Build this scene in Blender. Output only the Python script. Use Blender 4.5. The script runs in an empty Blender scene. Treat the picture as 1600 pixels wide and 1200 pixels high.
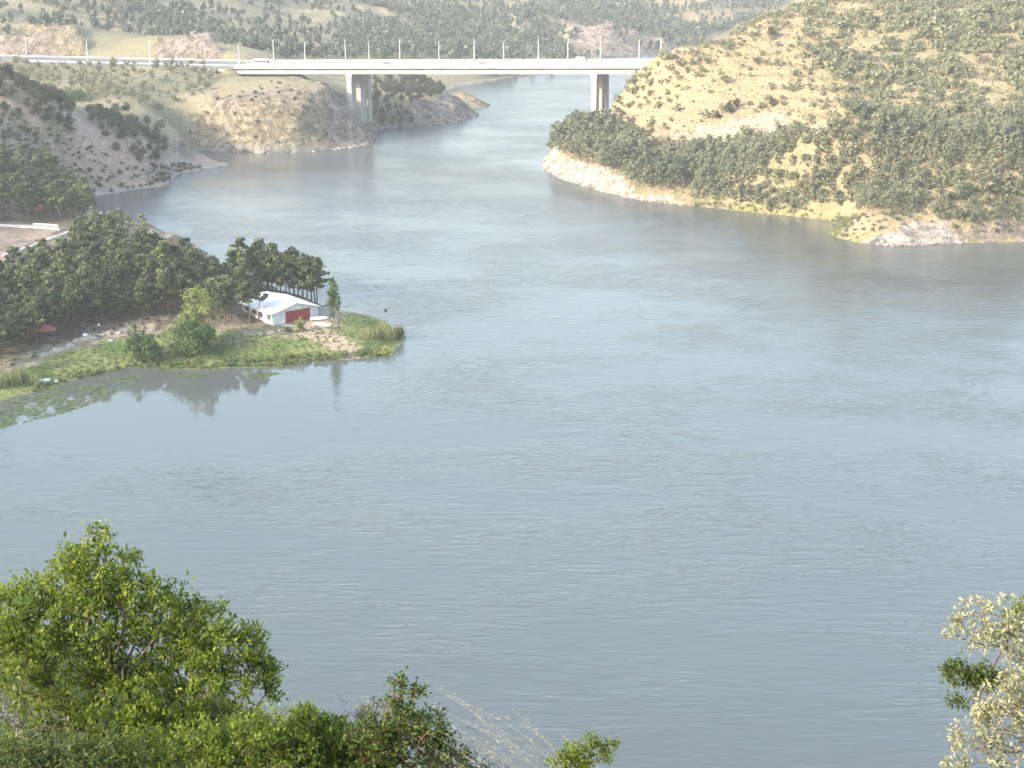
import bpy, math, random
import numpy as np
from mathutils import Vector, Matrix

scene = bpy.context.scene
COL = scene.collection
R = math.radians

# ------------------------------------------------------------------ camera
CAM_Z = 89.0
F_PX = 2400.0                       # focal length in pixels of the 1600 px wide photograph
PITCH = math.atan(720.0 / 2400.0)   # horizon lies 120 px above the top edge
cam_d = bpy.data.cameras.new('camera')
cam_d.sensor_width = 36.0
cam_d.lens = 36.0 * F_PX / 1600.0
cam_d.clip_start = 0.5
cam_d.clip_end = 20000
cam = bpy.data.objects.new('camera', cam_d)
COL.objects.link(cam)
cam.location = (0, 0, CAM_Z)
cam.rotation_euler = (math.pi / 2 - PITCH, 0, 0)
scene.camera = cam

# ------------------------------------------------------------------ light
HAZE = 0.00018                       # density of the haze box built at the end
SUN_AZ = math.atan2(-0.87, -0.49)   # direction towards the sun seen from above (x, y)
SUN_EL = R(24)
sun_vec = Vector((math.sin(SUN_AZ) * math.cos(SUN_EL), math.cos(SUN_AZ) * math.cos(SUN_EL), math.sin(SUN_EL)))
world = bpy.data.worlds.new('World')
scene.world = world
world.use_nodes = True
wn = world.node_tree.nodes
wl = world.node_tree.links
wn.clear()
w_out = wn.new('ShaderNodeOutputWorld')
w_bg = wn.new('ShaderNodeBackground')
w_sky = wn.new('ShaderNodeTexSky')
w_sky.sky_type = 'NISHITA'
w_sky.sun_disc = False
w_sky.sun_elevation = SUN_EL
w_sky.sun_rotation = SUN_AZ
w_sky.altitude = 800
w_sky.air_density = 1.4
w_sky.dust_density = 6.0
w_sky.ozone_density = 1.0
w_bg.inputs['Strength'].default_value = 0.15
wl.new(w_sky.outputs[0], w_bg.inputs['Color'])
wl.new(w_bg.outputs[0], w_out.inputs['Surface'])
sun_d = bpy.data.lights.new('sun', 'SUN')
sun_d.energy = 2.0
sun_d.angle = R(1.0)
sun_d.color = (1.0, 0.90, 0.76)
sun = bpy.data.objects.new('sun', sun_d)
COL.objects.link(sun)
sun.rotation_euler = sun_vec.to_track_quat('Z', 'Y').to_euler()
sun.location = (-200, -100, 300)

vs = scene.view_settings
vs.view_transform = 'Standard'
vs.look = 'None'
vs.exposure = 1.96
vs.gamma = 1.0
vs.use_curve_mapping = False
scene.render.engine = 'CYCLES'
cy = scene.cycles
cy.use_denoising = True
try:
    cy.denoiser = 'OPENIMAGEDENOISE'
except Exception:
    pass
cy.max_bounces = 6
cy.diffuse_bounces = 2
cy.glossy_bounces = 2
cy.transmission_bounces = 3
cy.transparent_max_bounces = 4
cy.volume_bounces = 1
cy.caustics_reflective = False
cy.caustics_refractive = False

# ------------------------------------------------------------------ projection helpers
SP, CP = math.sin(PITCH), math.cos(PITCH)

def dep_tan(py):
    return math.tan(PITCH + math.atan((py - 600.0) / F_PX))

def ray(px, py):
    a = (px - 800.0) / F_PX
    b = (600.0 - py) / F_PX
    return Vector((a, CP + b * SP, -SP + b * CP))

def W(px, py, z=0.0):                 # photo pixel -> point on the level z
    d = ray(px, py)
    t = (z - CAM_Z) / d.z
    return Vector((d.x * t, d.y * t, z))

def AT(px, py, Y):                    # photo pixel -> point at the distance Y
    d = ray(px, py)
    t = Y / d.y
    return Vector((d.x * t, Y, CAM_Z + d.z * t))

def project(x, y, z):                 # numpy: world -> photo pixel
    dz = z - CAM_Z
    depth = y * CP - dz * SP
    up = y * SP + dz * CP
    depth = np.where(np.abs(depth) < 0.1, 0.1, depth)
    return 800.0 + F_PX * x / depth, 600.0 - F_PX * up / depth, depth

def in_poly(px, py, poly):
    inside = np.zeros(px.shape, bool)
    n = len(poly)
    for i in range(n):
        x0, y0 = poly[i]
        x1, y1 = poly[(i + 1) % n]
        if y0 == y1:
            continue
        c = ((y0 > py) != (y1 > py)) & (px < (x1 - x0) * (py - y0) / (y1 - y0) + x0)
        inside ^= c
    return inside

# ------------------------------------------------------------------ noise
def _hash(ix, iy, seed):
    h = (ix * 374761393 + iy * 668265263 + seed * 974711) & 0xffffffff
    h = ((h ^ (h >> 13)) * 1274126177) & 0xffffffff
    h = h ^ (h >> 16)
    return (h & 0xffff) / 65535.0

def vnoise(x, y, seed=0):
    x = np.asarray(x, float)
    y = np.asarray(y, float)
    fx = np.floor(x)
    fy = np.floor(y)
    ix = fx.astype(np.int64) & 0xfffff
    iy = fy.astype(np.int64) & 0xfffff
    u = x - fx
    v = y - fy
    u = u * u * (3 - 2 * u)
    v = v * v * (3 - 2 * v)
    a = _hash(ix, iy, seed)
    b = _hash(ix + 1, iy, seed)
    c = _hash(ix, iy + 1, seed)
    d = _hash(ix + 1, iy + 1, seed)
    return (a * (1 - u) + b * u) * (1 - v) + (c * (1 - u) + d * u) * v

def fbm(x, y, octaves=4, seed=0, ridged=False):
    out = 0.0
    amp = 0.5
    tot = 0.0
    for o in range(octaves):
        n = vnoise(x * 2 ** o + 13.7 * o, y * 2 ** o - 7.3 * o, seed + o)
        if ridged:
            n = 1 - np.abs(2 * n - 1)
        out = out + amp * n
        tot += amp
        amp *= 0.5
    return out / tot

def smooth(t):
    t = np.clip(t, 0, 1)
    return t * t * (3 - 2 * t)

# ------------------------------------------------------------------ tagging and mesh helpers
def tag(o, label=None, cat=None, group=None, kind=None):
    if label:
        o['label'] = label
    if cat:
        o['category'] = cat
    if group:
        o['group'] = group
    if kind:
        o['kind'] = kind
    return o

def link(name, data, parent=None, loc=None, rz=0.0):
    o = bpy.data.objects.new(name, data)
    COL.objects.link(o)
    if parent is not None:
        o.parent = parent
    if loc is not None:
        o.location = loc
    if rz:
        o.rotation_euler = (0, 0, rz)
    return o

def empty(name, loc=(0, 0, 0), rz=0.0, **kw):
    o = link(name, None, None, loc, rz)
    o.empty_display_size = 0.5
    return tag(o, **kw)

def mesh_np(name, verts, faces, mat=None, smooth_shade=False, cols=None):
    """verts (n,3); faces a list of (m,k) integer arrays; cols an (n,3) colour attribute named tint"""
    me = bpy.data.meshes.new(name)
    verts = np.asarray(verts, np.float32)
    if not isinstance(faces, (list, tuple)):
        faces = [faces]
    faces = [np.asarray(f, np.int32) for f in faces if len(f)]
    me.vertices.add(len(verts))
    me.vertices.foreach_set('co', verts.ravel())
    loops = np.concatenate([f.ravel() for f in faces])
    sizes = np.concatenate([np.full(len(f), f.shape[1], np.int32) for f in faces])
    starts = np.concatenate([[0], np.cumsum(sizes)[:-1]]).astype(np.int32)
    me.loops.add(len(loops))
    me.loops.foreach_set('vertex_index', loops)
    me.polygons.add(len(sizes))
    me.polygons.foreach_set('loop_start', starts)
    try:
        me.polygons.foreach_set('loop_total', sizes)
    except Exception:
        pass
    if smooth_shade:
        me.polygons.foreach_set('use_smooth', np.ones(len(sizes), bool))
    if cols is not None:
        a = me.color_attributes.new('tint', 'FLOAT_COLOR', 'POINT')
        c = np.ones((len(verts), 4), np.float32)
        c[:, :3] = cols
        a.data.foreach_set('color', c.ravel())
    me.update()
    me.validate()
    if mat is not None:
        me.materials.append(mat)
    return me

class MB:
    """collects boxes, bars and tubes of one part"""
    def __init__(self):
        self.v = []
        self.f = []

    def add(self, verts, faces):
        b = len(self.v)
        self.v += [tuple(p) for p in verts]
        self.f += [tuple(i + b for i in q) for q in faces]
        return self

    def box(self, x0, x1, y0, y1, z0, z1, slope=0.0, M=None):
        vs_ = []
        for z in (z0, z1):
            for (x, y) in ((x0, y0), (x1, y0), (x1, y1), (x0, y1)):
                p = Vector((x, y, z + slope * x))
                vs_.append(M @ p if M is not None else p)
        return self.add(vs_, [(3, 2, 1, 0), (4, 5, 6, 7), (0, 1, 5, 4), (1, 2, 6, 5), (2, 3, 7, 6), (3, 0, 4, 7)])

    def prism(self, pts, y0, y1, M=None):
        """outline in x,z swept along y"""
        n = len(pts)
        vs_ = [Vector((x, y0, z)) for x, z in pts] + [Vector((x, y1, z)) for x, z in pts]
        if M is not None:
            vs_ = [M @ p for p in vs_]
        fs = [tuple(range(n)), tuple(range(2 * n - 1, n - 1, -1))]
        for i in range(n):
            j = (i + 1) % n
            fs.append((i, i + n, j + n, j))
        return self.add(vs_, fs)

    def tube(self, pts, radii, n=6, caps=True):
        pts = [Vector(p) for p in pts]
        rings = []
        up = Vector((0.3, 0.2, 1)).normalized()
        vs_ = []
        for i, p in enumerate(pts):
            d = (pts[min(i + 1, len(pts) - 1)] - pts[max(i - 1, 0)])
            d = d.normalized() if d.length > 1e-9 else Vector((0, 0, 1))
            a = d.cross(up if abs(d.dot(up)) < 0.95 else Vector((1, 0, 0))).normalized()
            b = d.cross(a)
            r = radii[i] if hasattr(radii, '__len__') else radii
            for k in range(n):
                t = 2 * math.pi * k / n
                vs_.append(p + (a * math.cos(t) + b * math.sin(t)) * r)
        fs = []
        for i in range(len(pts) - 1):
            for k in range(n):
                k2 = (k + 1) % n
                fs.append((i * n + k, i * n + k2, (i + 1) * n + k2, (i + 1) * n + k))
        if caps:
            fs.append(tuple(range(n - 1, -1, -1)))
            fs.append(tuple(range((len(pts) - 1) * n, len(pts) * n)))
        return self.add(vs_, fs)

    def build(self, name, mat, parent=None, loc=None, rz=0.0, smooth_shade=False):
        me = bpy.data.meshes.new(name)
        me.from_pydata([tuple(p) for p in self.v], [], self.f)
        me.update()
        if smooth_shade:
            for p in me.polygons:
                p.use_smooth = True
        me.materials.append(mat)
        return link(name, me, parent, loc, rz)

# ------------------------------------------------------------------ materials
def new_mat(name):
    m = bpy.data.materials.new(name)
    m.use_nodes = True
    nt = m.node_tree
    nt.nodes.clear()
    out = nt.nodes.new('ShaderNodeOutputMaterial')
    return m, nt, nt.nodes, nt.links, out

def N(nt, t, **kw):
    n = nt.nodes.new(t)
    for k, v in kw.items():
        if k in n.inputs:
            n.inputs[k].default_value = v
        else:
            setattr(n, k, v)
    return n

def simple_mat(name, col, rough=0.7, metal=0.0, var=0.18, scale=2.0, bump=0.0, bscale=8.0, spec=0.4, stretch=None):
    """weathered one-colour material: blotches, fine grain, optional relief"""
    m, nt, ns, ls, out = new_mat(name)
    b = N(nt, 'ShaderNodeBsdfPrincipled')
    b.inputs['Roughness'].default_value = rough
    b.inputs['Metallic'].default_value = metal
    b.inputs['Specular IOR Level'].default_value = spec
    tc = N(nt, 'ShaderNodeTexCoord')
    mp = N(nt, 'ShaderNodeMapping')
    if stretch:
        mp.inputs['Scale'].default_value = stretch
    ls.new(tc.outputs['Object'], mp.inputs['Vector'])
    n1 = N(nt, 'ShaderNodeTexNoise')
    n1.inputs['Scale'].default_value = scale
    n1.inputs['Detail'].default_value = 6
    ls.new(mp.outputs[0], n1.inputs['Vector'])
    r = N(nt, 'ShaderNodeMapRange')
    r.inputs['From Min'].default_value = 0.3
    r.inputs['From Max'].default_value = 0.7
    r.inputs['To Min'].default_value = 1 - var
    r.inputs['To Max'].default_value = 1 + var * 0.6
    ls.new(n1.outputs['Fac'], r.inputs['Value'])
    mul = N(nt, 'ShaderNodeVectorMath', operation='SCALE')
    mul.inputs[0].default_value = col[:3]
    ls.new(r.outputs[0], mul.inputs['Scale'])
    ls.new(mul.outputs[0], b.inputs['Base Color'])
    if bump:
        n2 = N(nt, 'ShaderNodeTexNoise')
        n2.inputs['Scale'].default_value = bscale
        n2.inputs['Detail'].default_value = 5
        ls.new(mp.outputs[0], n2.inputs['Vector'])
        bp = N(nt, 'ShaderNodeBump')
        bp.inputs['Strength'].default_value = bump
        bp.inputs['Distance'].default_value = 0.1
        ls.new(n2.outputs['Fac'], bp.inputs['Height'])
        ls.new(bp.outputs[0], b.inputs['Normal'])
    ls.new(b.outputs[0], out.inputs['Surface'])
    return m

def leaf_mat(name, col, col2, transl=0.35, rough=0.55, hue_var=0.5):
    """foliage: colour attribute tint picks between two leaf colours, each plant shifts a little, light passes through"""
    m, nt, ns, ls, out = new_mat(name)
    at = N(nt, 'ShaderNodeAttribute', attribute_name='tint')
    oi = N(nt, 'ShaderNodeObjectInfo')
    sep = N(nt, 'ShaderNodeSeparateColor')
    ls.new(at.outputs['Color'], sep.inputs['Color'])
    ad = N(nt, 'ShaderNodeMath', operation='MULTIPLY_ADD')
    ls.new(oi.outputs['Random'], ad.inputs[0])
    ad.inputs[1].default_value = hue_var
    ls.new(sep.outputs[0], ad.inputs[2])
    sb = N(nt, 'ShaderNodeMath', operation='SUBTRACT', use_clamp=True)
    ls.new(ad.outputs[0], sb.inputs[0])
    sb.inputs[1].default_value = hue_var * 0.5
    mx = N(nt, 'ShaderNodeMix', data_type='RGBA')
    ls.new(sb.outputs[0], mx.inputs['Factor'])
    mx.inputs[6].default_value = (*col, 1)
    mx.inputs[7].default_value = (*col2, 1)
    sc = N(nt, 'ShaderNodeVectorMath', operation='SCALE')
    ls.new(mx.outputs[2], sc.inputs[0])
    ls.new(sep.outputs[1], sc.inputs['Scale'])
    d = N(nt, 'ShaderNodeBsdfPrincipled')
    d.inputs['Roughness'].default_value = rough
    d.inputs['Specular IOR Level'].default_value = 0.25
    ls.new(sc.outputs[0], d.inputs['Base Color'])
    t = N(nt, 'ShaderNodeBsdfTranslucent')
    ls.new(sc.outputs[0], t.inputs['Color'])
    ms = N(nt, 'ShaderNodeMixShader')
    ms.inputs[0].default_value = transl
    ls.new(d.outputs[0], ms.inputs[1])
    ls.new(t.outputs[0], ms.inputs[2])
    ls.new(ms.outputs[0], out.inputs['Surface'])
    return m

M_CONC = simple_mat('pale_concrete', (0.43, 0.415, 0.39), 0.8, var=0.28, scale=0.25, bump=0.15, bscale=2.0, stretch=(1, 1, 0.35))
M_CONC2 = simple_mat('grey_concrete', (0.45, 0.43, 0.40), 0.85, var=0.2, scale=0.4, bump=0.2, bscale=2.0)
M_ASPH = simple_mat('asphalt', (0.16, 0.16, 0.16), 0.85, var=0.15, scale=0.3)
M_STEEL = simple_mat('galvanised_steel', (0.70, 0.71, 0.71), 0.5, 0.0, var=0.1, scale=1.0)
M_BARK = simple_mat('pine_bark', (0.13, 0.095, 0.075), 0.9, var=0.35, scale=3.0, bump=0.6, bscale=10, stretch=(1, 1, 0.3))
M_TWIG = simple_mat('grey_brown_twig', (0.12, 0.09, 0.07), 0.85, var=0.35, scale=20.0)
M_DEAD = simple_mat('dead_grey_twig', (0.19, 0.17, 0.155), 0.85, var=0.3, scale=20.0)
M_PINE = leaf_mat('pine_needles', (0.058, 0.088, 0.046), (0.235, 0.265, 0.115), 0.42, hue_var=.8)
M_PINE2 = leaf_mat('sunlit_hazy_needles', (0.155, 0.185, 0.122), (0.32, 0.335, 0.215), 0.45, hue_var=.8)  # paler than M_PINE: sun and haze on the right-hand pines put into the colour
M_FARW = leaf_mat('haze_paled_wood', (0.165, 0.190, 0.140), (0.29, 0.305, 0.225), 0.42, hue_var=.8)  # leaf colours paled to add to the haze over the far slopes
M_OAK = leaf_mat('oak_scrub_leaves', (0.205, 0.222, 0.138), (0.345, 0.34, 0.215), 0.45, hue_var=.8)
M_LUSH = leaf_mat('broad_green_leaves', (0.060, 0.120, 0.035), (0.12, 0.19, 0.055), 0.35)
M_YEL = leaf_mat('yellow_green_leaves', (0.19, 0.235, 0.065), (0.33, 0.35, 0.115), 0.4)
M_SCRUB = leaf_mat('dark_scrub_leaves', (0.060, 0.072, 0.040), (0.135, 0.138, 0.080), 0.3, hue_var=.8)
M_BUSH = leaf_mat('foreground_leaves', (0.105, 0.175, 0.025), (0.31, 0.37, 0.06), 0.52, hue_var=0.0)
M_PALE = leaf_mat('pale_felted_leaves', (0.33, 0.33, 0.19), (0.46, 0.45, 0.27), 0.35, hue_var=0.0)
M_REED = leaf_mat('reed_leaves', (0.16, 0.20, 0.07), (0.34, 0.33, 0.16), 0.35)
M_GRASS = leaf_mat('meadow_blades', (0.095, 0.150, 0.045), (0.20, 0.235, 0.085), 0.35)
M_DRY = leaf_mat('dry_hill_grass', (0.22, 0.20, 0.11), (0.38, 0.31, 0.19), 0.3)
# ------------------------------------------------------------------ the bridge line (needed to grade the terrain)
BR_A = AT(365, 105, 690.0)
BR_B = AT(1035, 104, 637.0)
BR_DIR = Vector((BR_B.x - BR_A.x, BR_B.y - BR_A.y, 0)).normalized()
BR_NOR = Vector((-BR_DIR.y, BR_DIR.x, 0))          # away from the camera
BR_SLOPE = (BR_B.z - BR_A.z) / Vector((BR_B.x - BR_A.x, BR_B.y - BR_A.y)).length
BR_W = 26.0
BR_LEN = 215.0
BR_ANG = math.atan2(BR_DIR.y, BR_DIR.x)

def br_s(px, t, py=100):
    """distance along the bridge whose point at the offset t across shows at the column px"""
    lo, hi = -260.0, 320.0
    for _ in range(50):
        mid = 0.5 * (lo + hi)
        p = BR_A + BR_DIR * mid + BR_NOR * t
        q, _, _ = project(np.array(p.x), np.array(p.y), np.array(BR_A.z + BR_SLOPE * mid))
        if q < px:
            lo = mid
        else:
            hi = mid
    return 0.5 * (lo + hi)

# ------------------------------------------------------------------ shorelines (world metres)
def wl_pts(lst):
    return [tuple(W(px, py)[:2]) for px, py in lst]

LEFT_SHORE = (
    [(900, 150), (400, 146), (160, 140), (60, 137), (0, 135), (-40, 136), (-80, 141), (-108, 168), (-132, 215), (-128, 262), (-112, 281)]
    + wl_pts([(0, 628), (60, 612), (130, 592), (190, 578), (250, 573), (330, 579), (400, 575), (470, 570), (540, 563),
              (595, 556), (622, 545), (632, 528), (622, 512), (600, 500), (560, 489), (525, 482), (480, 466), (420, 446),
              (370, 424), (318, 394), (305, 383), (240, 362), (180, 352), (140, 340), (112, 322), (125, 309), (165, 305), (205, 298), (245, 292),
              (268, 287), (272, 276), (300, 268), (340, 262), (362, 257), (345, 252), (310, 246), (295, 238), (320, 234),
              (400, 239), (480, 237), (540, 231), (580, 226), (588, 216), (584, 207), (600, 201), (640, 198), (690, 193), (745, 184),
              (748, 178), (722, 171), (762, 169), (766, 164), (742, 157), (690, 146), (715, 134), (780, 124), (870, 114), (905, 100),
              (955, 89), (1020, 83), (1092, 73)])
    + [(330, 1180), (700, 1300), (1600, 1500), (1600, 6500), (-6000, 6500), (-6000, -400), (900, -400)])
RIGHT_SHORE = (
    wl_pts([(846, 262), (849, 250), (862, 232), (880, 212), (905, 200)])
    + [(33, 640), (52, 662), (78, 700), (120, 770), (190, 860), (300, 930), (600, 1020), (1600, 1200), (1600, 330), (800, 372), (400, 412)]
    + wl_pts([(1800, 372), (1600, 377), (1540, 379), (1470, 381), (1400, 385), (1340, 380), (1306, 372), (1298, 364),
              (1312, 355), (1300, 345), (1220, 336), (1150, 329), (1060, 320), (1000, 313), (930, 297), (870, 277)]))

def signed_dist(x, y, poly):
    best = np.full(x.shape, 1e12)
    n = len(poly)
    for i in range(n):
        ax, ay = poly[i]
        bx, by = poly[(i + 1) % n]
        dx, dy = bx - ax, by - ay
        L = dx * dx + dy * dy
        if L < 1e-9:
            continue
        t = np.clip(((x - ax) * dx + (y - ay) * dy) / L, 0, 1)
        d = (x - ax - t * dx) ** 2 + (y - ay - t * dy) ** 2
        best = np.minimum(best, d)
    d = np.sqrt(best)
    return np.where(in_poly(x, y, poly), d, -d)

# ------------------------------------------------------------------ height control points
ctrl = []
def C3(px, py, Y):
    p = AT(px, py, Y)
    ctrl.append((p.x, p.y, p.z))
def CW(x, y, z):
    ctrl.append((x, y, z))

for a in [  # ridge in the shade on the left
    (0, 118, 530), (0, 200, 505), (0, 250, 482), (0, 300, 456), (50, 150, 538), (100, 168, 545), (100, 230, 520), (100, 285, 500),
    (170, 195, 555), (200, 250, 538), (240, 228, 572), (270, 248, 560), (325, 255, 566),
    # hollow and slope below the road
    (120, 165, 612), (200, 140, 650), (250, 180, 622), (300, 215, 607), (100, 120, 678), (0, 100, 690), (200, 112, 684), (20, 140, 640),
    # rocky hill at the bridge head
    (350, 150, 640), (330, 122, 668), (430, 124, 655), (470, 122, 668), (500, 150, 655), (540, 190, 652), (562, 207, 648), (480, 190, 625),
    (400, 190, 620), (400, 222, 606), (480, 217, 612), (320, 190, 618), (440, 160, 638),
    # behind the bridge, left shore
    (620, 150, 760), (620, 115, 830), (560, 118, 800), (480, 116, 760), (700, 152, 748), (690, 170, 728), (660, 180, 716), (600, 180, 712),
    (640, 125, 850), (760, 110, 930), (560, 160, 715),
    (600, 60, 1060), (600, 0, 1260), (400, 60, 900), (400, 0, 1100), (200, 60, 850), (200, 0, 1000), (0, 0, 900), (0, 55, 772),
    (120, 50, 778), (0, 84, 745), (120, 84, 745), (240, 60, 752), (300, 64, 750), (180, 78, 752), (420, 88, 750), (740, 60, 1090), (740, 0, 1280),
    # far rocky knob and woods
    (850, 70, 1130), (900, 52, 1130), (960, 58, 1118), (1010, 70, 1110), (860, 30, 1250), (950, 20, 1330), (1000, 40, 1260), (1000, 0, 1420), (1090, 60, 1180),
    (1120, 32, 1330), (1080, 5, 1420), (1200, 10, 1400),
    # right hill
    (1000, 200, 600), (985, 130, 622), (960, 165, 622), (1035, 96, 614), (1000, 150, 612), (1100, 205, 570), (1100, 150, 590), (1085, 76, 622),
    (1180, 40, 640), (1180, 100, 600), (1290, 0, 660), (1300, 100, 590), (1300, 200, 522), (1300, 280, 478), (1450, 100, 572), (1450, 200, 506), (1450, 280, 462),
    (1600, 0, 650), (1600, 100, 562), (1600, 200, 496), (1600, 280, 452), (1600, 330, 432), (1800, 150, 520), (1800, 300, 440), (1450, 0, 655),
    (900, 240, 586), (900, 216, 600), (950, 202, 612), (1000, 262, 545), (1080, 282, 521), (1150, 240, 541), (1200, 300, 488), (875, 250, 583),
    (1400, 352, 442), (1345, 360, 441), (1480, 347, 443), (1540, 352, 441), (1400, 320, 455), (1330, 362, 443)]:
    C3(*a)
for a in [  # peninsula with the shed
    (-49, 334, 2.6), (-58, 345, 3.0), (-30, 330, 1.6), (-80, 330, 2.6), (-100, 322, 2.4), (-85, 312, 1.6), (-62, 318, 1.5), (-100, 345, 4.0), (-80, 360, 4.5), (-100, 385, 6.5),
    (-75, 390, 4.0), (-130, 345, 4.5), (-130, 385, 6.5), (-130, 415, 7.5), (-110, 425, 6.0), (-150, 430, 9.0), (-130, 310, 3.5),
    # off-frame ridge on the left that keeps the grove in shade
    (-180, 330, 14), (-190, 420, 20), (-240, 300, 44), (-320, 230, 104), (-340, 330, 112), (-370, 430, 122), (-420, 540, 128), (-250, 480, 48), (-260, 600, 52), (-330, 680, 48),
    (-200, 250, 24), (-170, 190, 20), (-230, 150, 40), (-300, 100, 62), (-420, 250, 128), (-400, 120, 96),
    # the slope under the camera
    (0, 0, 87.2), (0, 30, 69.0), (0, 70, 44.0), (0, 110, 18.0), (30, 30, 69), (-30, 30, 69), (60, 70, 44), (-60, 70, 45), (-60, 110, 20), (60, 110, 18), (120, 30, 70), (-100, 60, 56),
    (0, -40, 96), (-60, -40, 98), (60, -40, 96), (30, 0, 87.2), (-30, 0, 87.2), (200, 60, 50), (400, 40, 60), (-150, 0, 90),
    (-300, 0, 92), (0, -300, 110), (400, -200, 110), (-400, -200, 130),
    # hidden back of the right hill, far ground
    (70, 670, 8), (110, 720, 22), (180, 770, 40), (260, 740, 74), (330, 700, 82), (420, 640, 78), (300, 850, 30), (500, 800, 70), (700, 600, 80), (600, 450, 40), (1000, 700, 110), (420, 470, 40),
    (-300, 950, 70), (-200, 1250, 80), (100, 1650, 60), (0, 2100, 120), (400, 2000, 110), (-500, 1700, 150), (-700, 900, 120), (-800, 400, 160), (900, 1900, 140), (-1200, 1500, 190),
    (400, 1500, 40), (1500, 2500, 190), (0, 3000, 170), (-2500, 3000, 210), (2500, 3000, 210), (-3000, 0, 180), (0, 6000, 220), (-4000, 5000, 240), (4000, 5000, 240)]:
    CW(*a)
# along both shores the ground starts at the water
def resample(poly, step, xlim=700, ylim=1400):
    out = []
    for i in range(len(poly)):
        ax, ay = poly[i]
        bx, by = poly[(i + 1) % len(poly)]
        if max(abs(ax), abs(bx)) > xlim + 300 or max(ay, by) > ylim or min(ay, by) < 100:
            continue
        L = math.hypot(bx - ax, by - ay)
        k = max(1, int(L / step))
        for j in range(k):
            out.append((ax + (bx - ax) * j / k, ay + (by - ay) * j / k))
    return out
for poly in (LEFT_SHORE, RIGHT_SHORE):
    for x, y in resample(poly, 22):
        CW(x, y, 0.3)
_c = np.array(ctrl)
_keep = [0]
for i in range(1, len(_c)):
    if np.min(np.hypot(_c[_keep, 0] - _c[i, 0], _c[_keep, 1] - _c[i, 1])) > 4.0:
        _keep.append(i)
_c = _c[_keep]
RB_C = 9.0
def _phi(dx, dy):
    return np.sqrt(dx * dx + dy * dy + RB_C * RB_C)
_n = len(_c)
_A = np.zeros((_n + 1, _n + 1))
_A[:_n, :_n] = _phi(_c[:, None, 0] - _c[None, :, 0], _c[:, None, 1] - _c[None, :, 1])
_A[:_n, _n] = 1
_A[_n, :_n] = 1
_w = np.linalg.solve(_A, np.concatenate([_c[:, 2], [0]]))

def rbf(x, y):
    out = np.empty(x.shape)
    for i in range(0, len(x), 20000):
        xs = x[i:i + 20000].astype(np.float32)
        ys = y[i:i + 20000].astype(np.float32)
        p = _phi(xs[:, None] - _c[None, :, 0].astype(np.float32), ys[:, None] - _c[None, :, 1].astype(np.float32))
        out[i:i + 20000] = p @ _w[:_n].astype(np.float32) + _w[_n]
    return out

# colour and relief zones, located by where they lie in the photograph
Z_ROCK = [
    [(262, 246), (300, 205), (330, 165), (340, 132), (400, 118), (470, 118), (520, 150), (590, 200), (592, 232), (480, 245), (320, 240)],
    [(-80, 40), (130, 48), (138, 92), (-80, 92)], [(225, 62), (330, 62), (350, 94), (225, 94)],
    [(590, 205), (640, 165), (700, 150), (775, 160), (755, 190), (690, 200)],
    [(218, 360), (260, 360), (320, 388), (310, 398)],
    [(1500, 360), (1620, 345), (1620, 380), (1500, 382)]]
Z_KNOB = [[(880, 34), (960, 40), (1050, 66), (1060, 88), (900, 92)]]
Z_WHITE = [
    [(850, 226), (872, 224), (880, 244), (930, 258), (990, 284), (985, 308), (930, 304), (840, 268)],
    [(985, 302), (1062, 310), (1062, 324), (985, 316)],
    [(1338, 376), (1400, 360), (1432, 345), (1482, 348), (1506, 384), (1400, 390)]]
Z_GOLD = [[(960, 240), (950, 150), (1035, 90), (1180, 30), (1262, -10), (1250, 110), (1330, 170), (1300, 205), (1180, 216), (1060, 235)],
          [(330, 165), (345, 118), (430, 116), (470, 122), (430, 160), (500, 195), (440, 215), (330, 205)],
          [(1062, 20), (1180, 12), (1140, 40), (1065, 42)], [(1000, -20), (1140, -20), (1100, 12), (1010, 12)], [(440, 66), (520, 72), (500, 86), (430, 80)]]
Z_LUSH = [[(-60, 640), (0, 590), (60, 575), (110, 545), (190, 522), (260, 512), (400, 520), (440, 524), (510, 520), (540, 490), (600, 495), (640, 525), (620, 552), (540, 572), (240, 590)]]
Z_DIRT = [[(478, 518), (505, 508), (560, 542), (575, 562), (545, 556)], [(460, 508), (516, 496), (524, 516), (480, 520)],
          [(1000, 214), (1120, 200), (1240, 196), (1330, 186), (1330, 192), (1240, 204), (1120, 214), (1000, 222)],
          [(1330, 186), (1460, 172), (1600, 158), (1600, 163), (1460, 178)], [(1080, 196), (1210, 172), (1250, 192), (1090, 212)],
          [(190, 500), (260, 488), (268, 498), (120, 530)]]
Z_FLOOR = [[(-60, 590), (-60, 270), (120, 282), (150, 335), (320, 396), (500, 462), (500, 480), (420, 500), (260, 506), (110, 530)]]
Z_PINK = [[(-200, 420), (-200, 120), (0, 112), (110, 168), (270, 240), (370, 250), (280, 300), (130, 322), (0, 330)], [(-20, 350), (100, 358), (0, 410)], [(-60, 340), (-60, 420), (20, 400), (90, 358)]]

def zone(px, py, polys):
    m = np.zeros(px.shape, bool)
    for p in polys:
        m |= in_poly(px, py, p)
    return m

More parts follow.
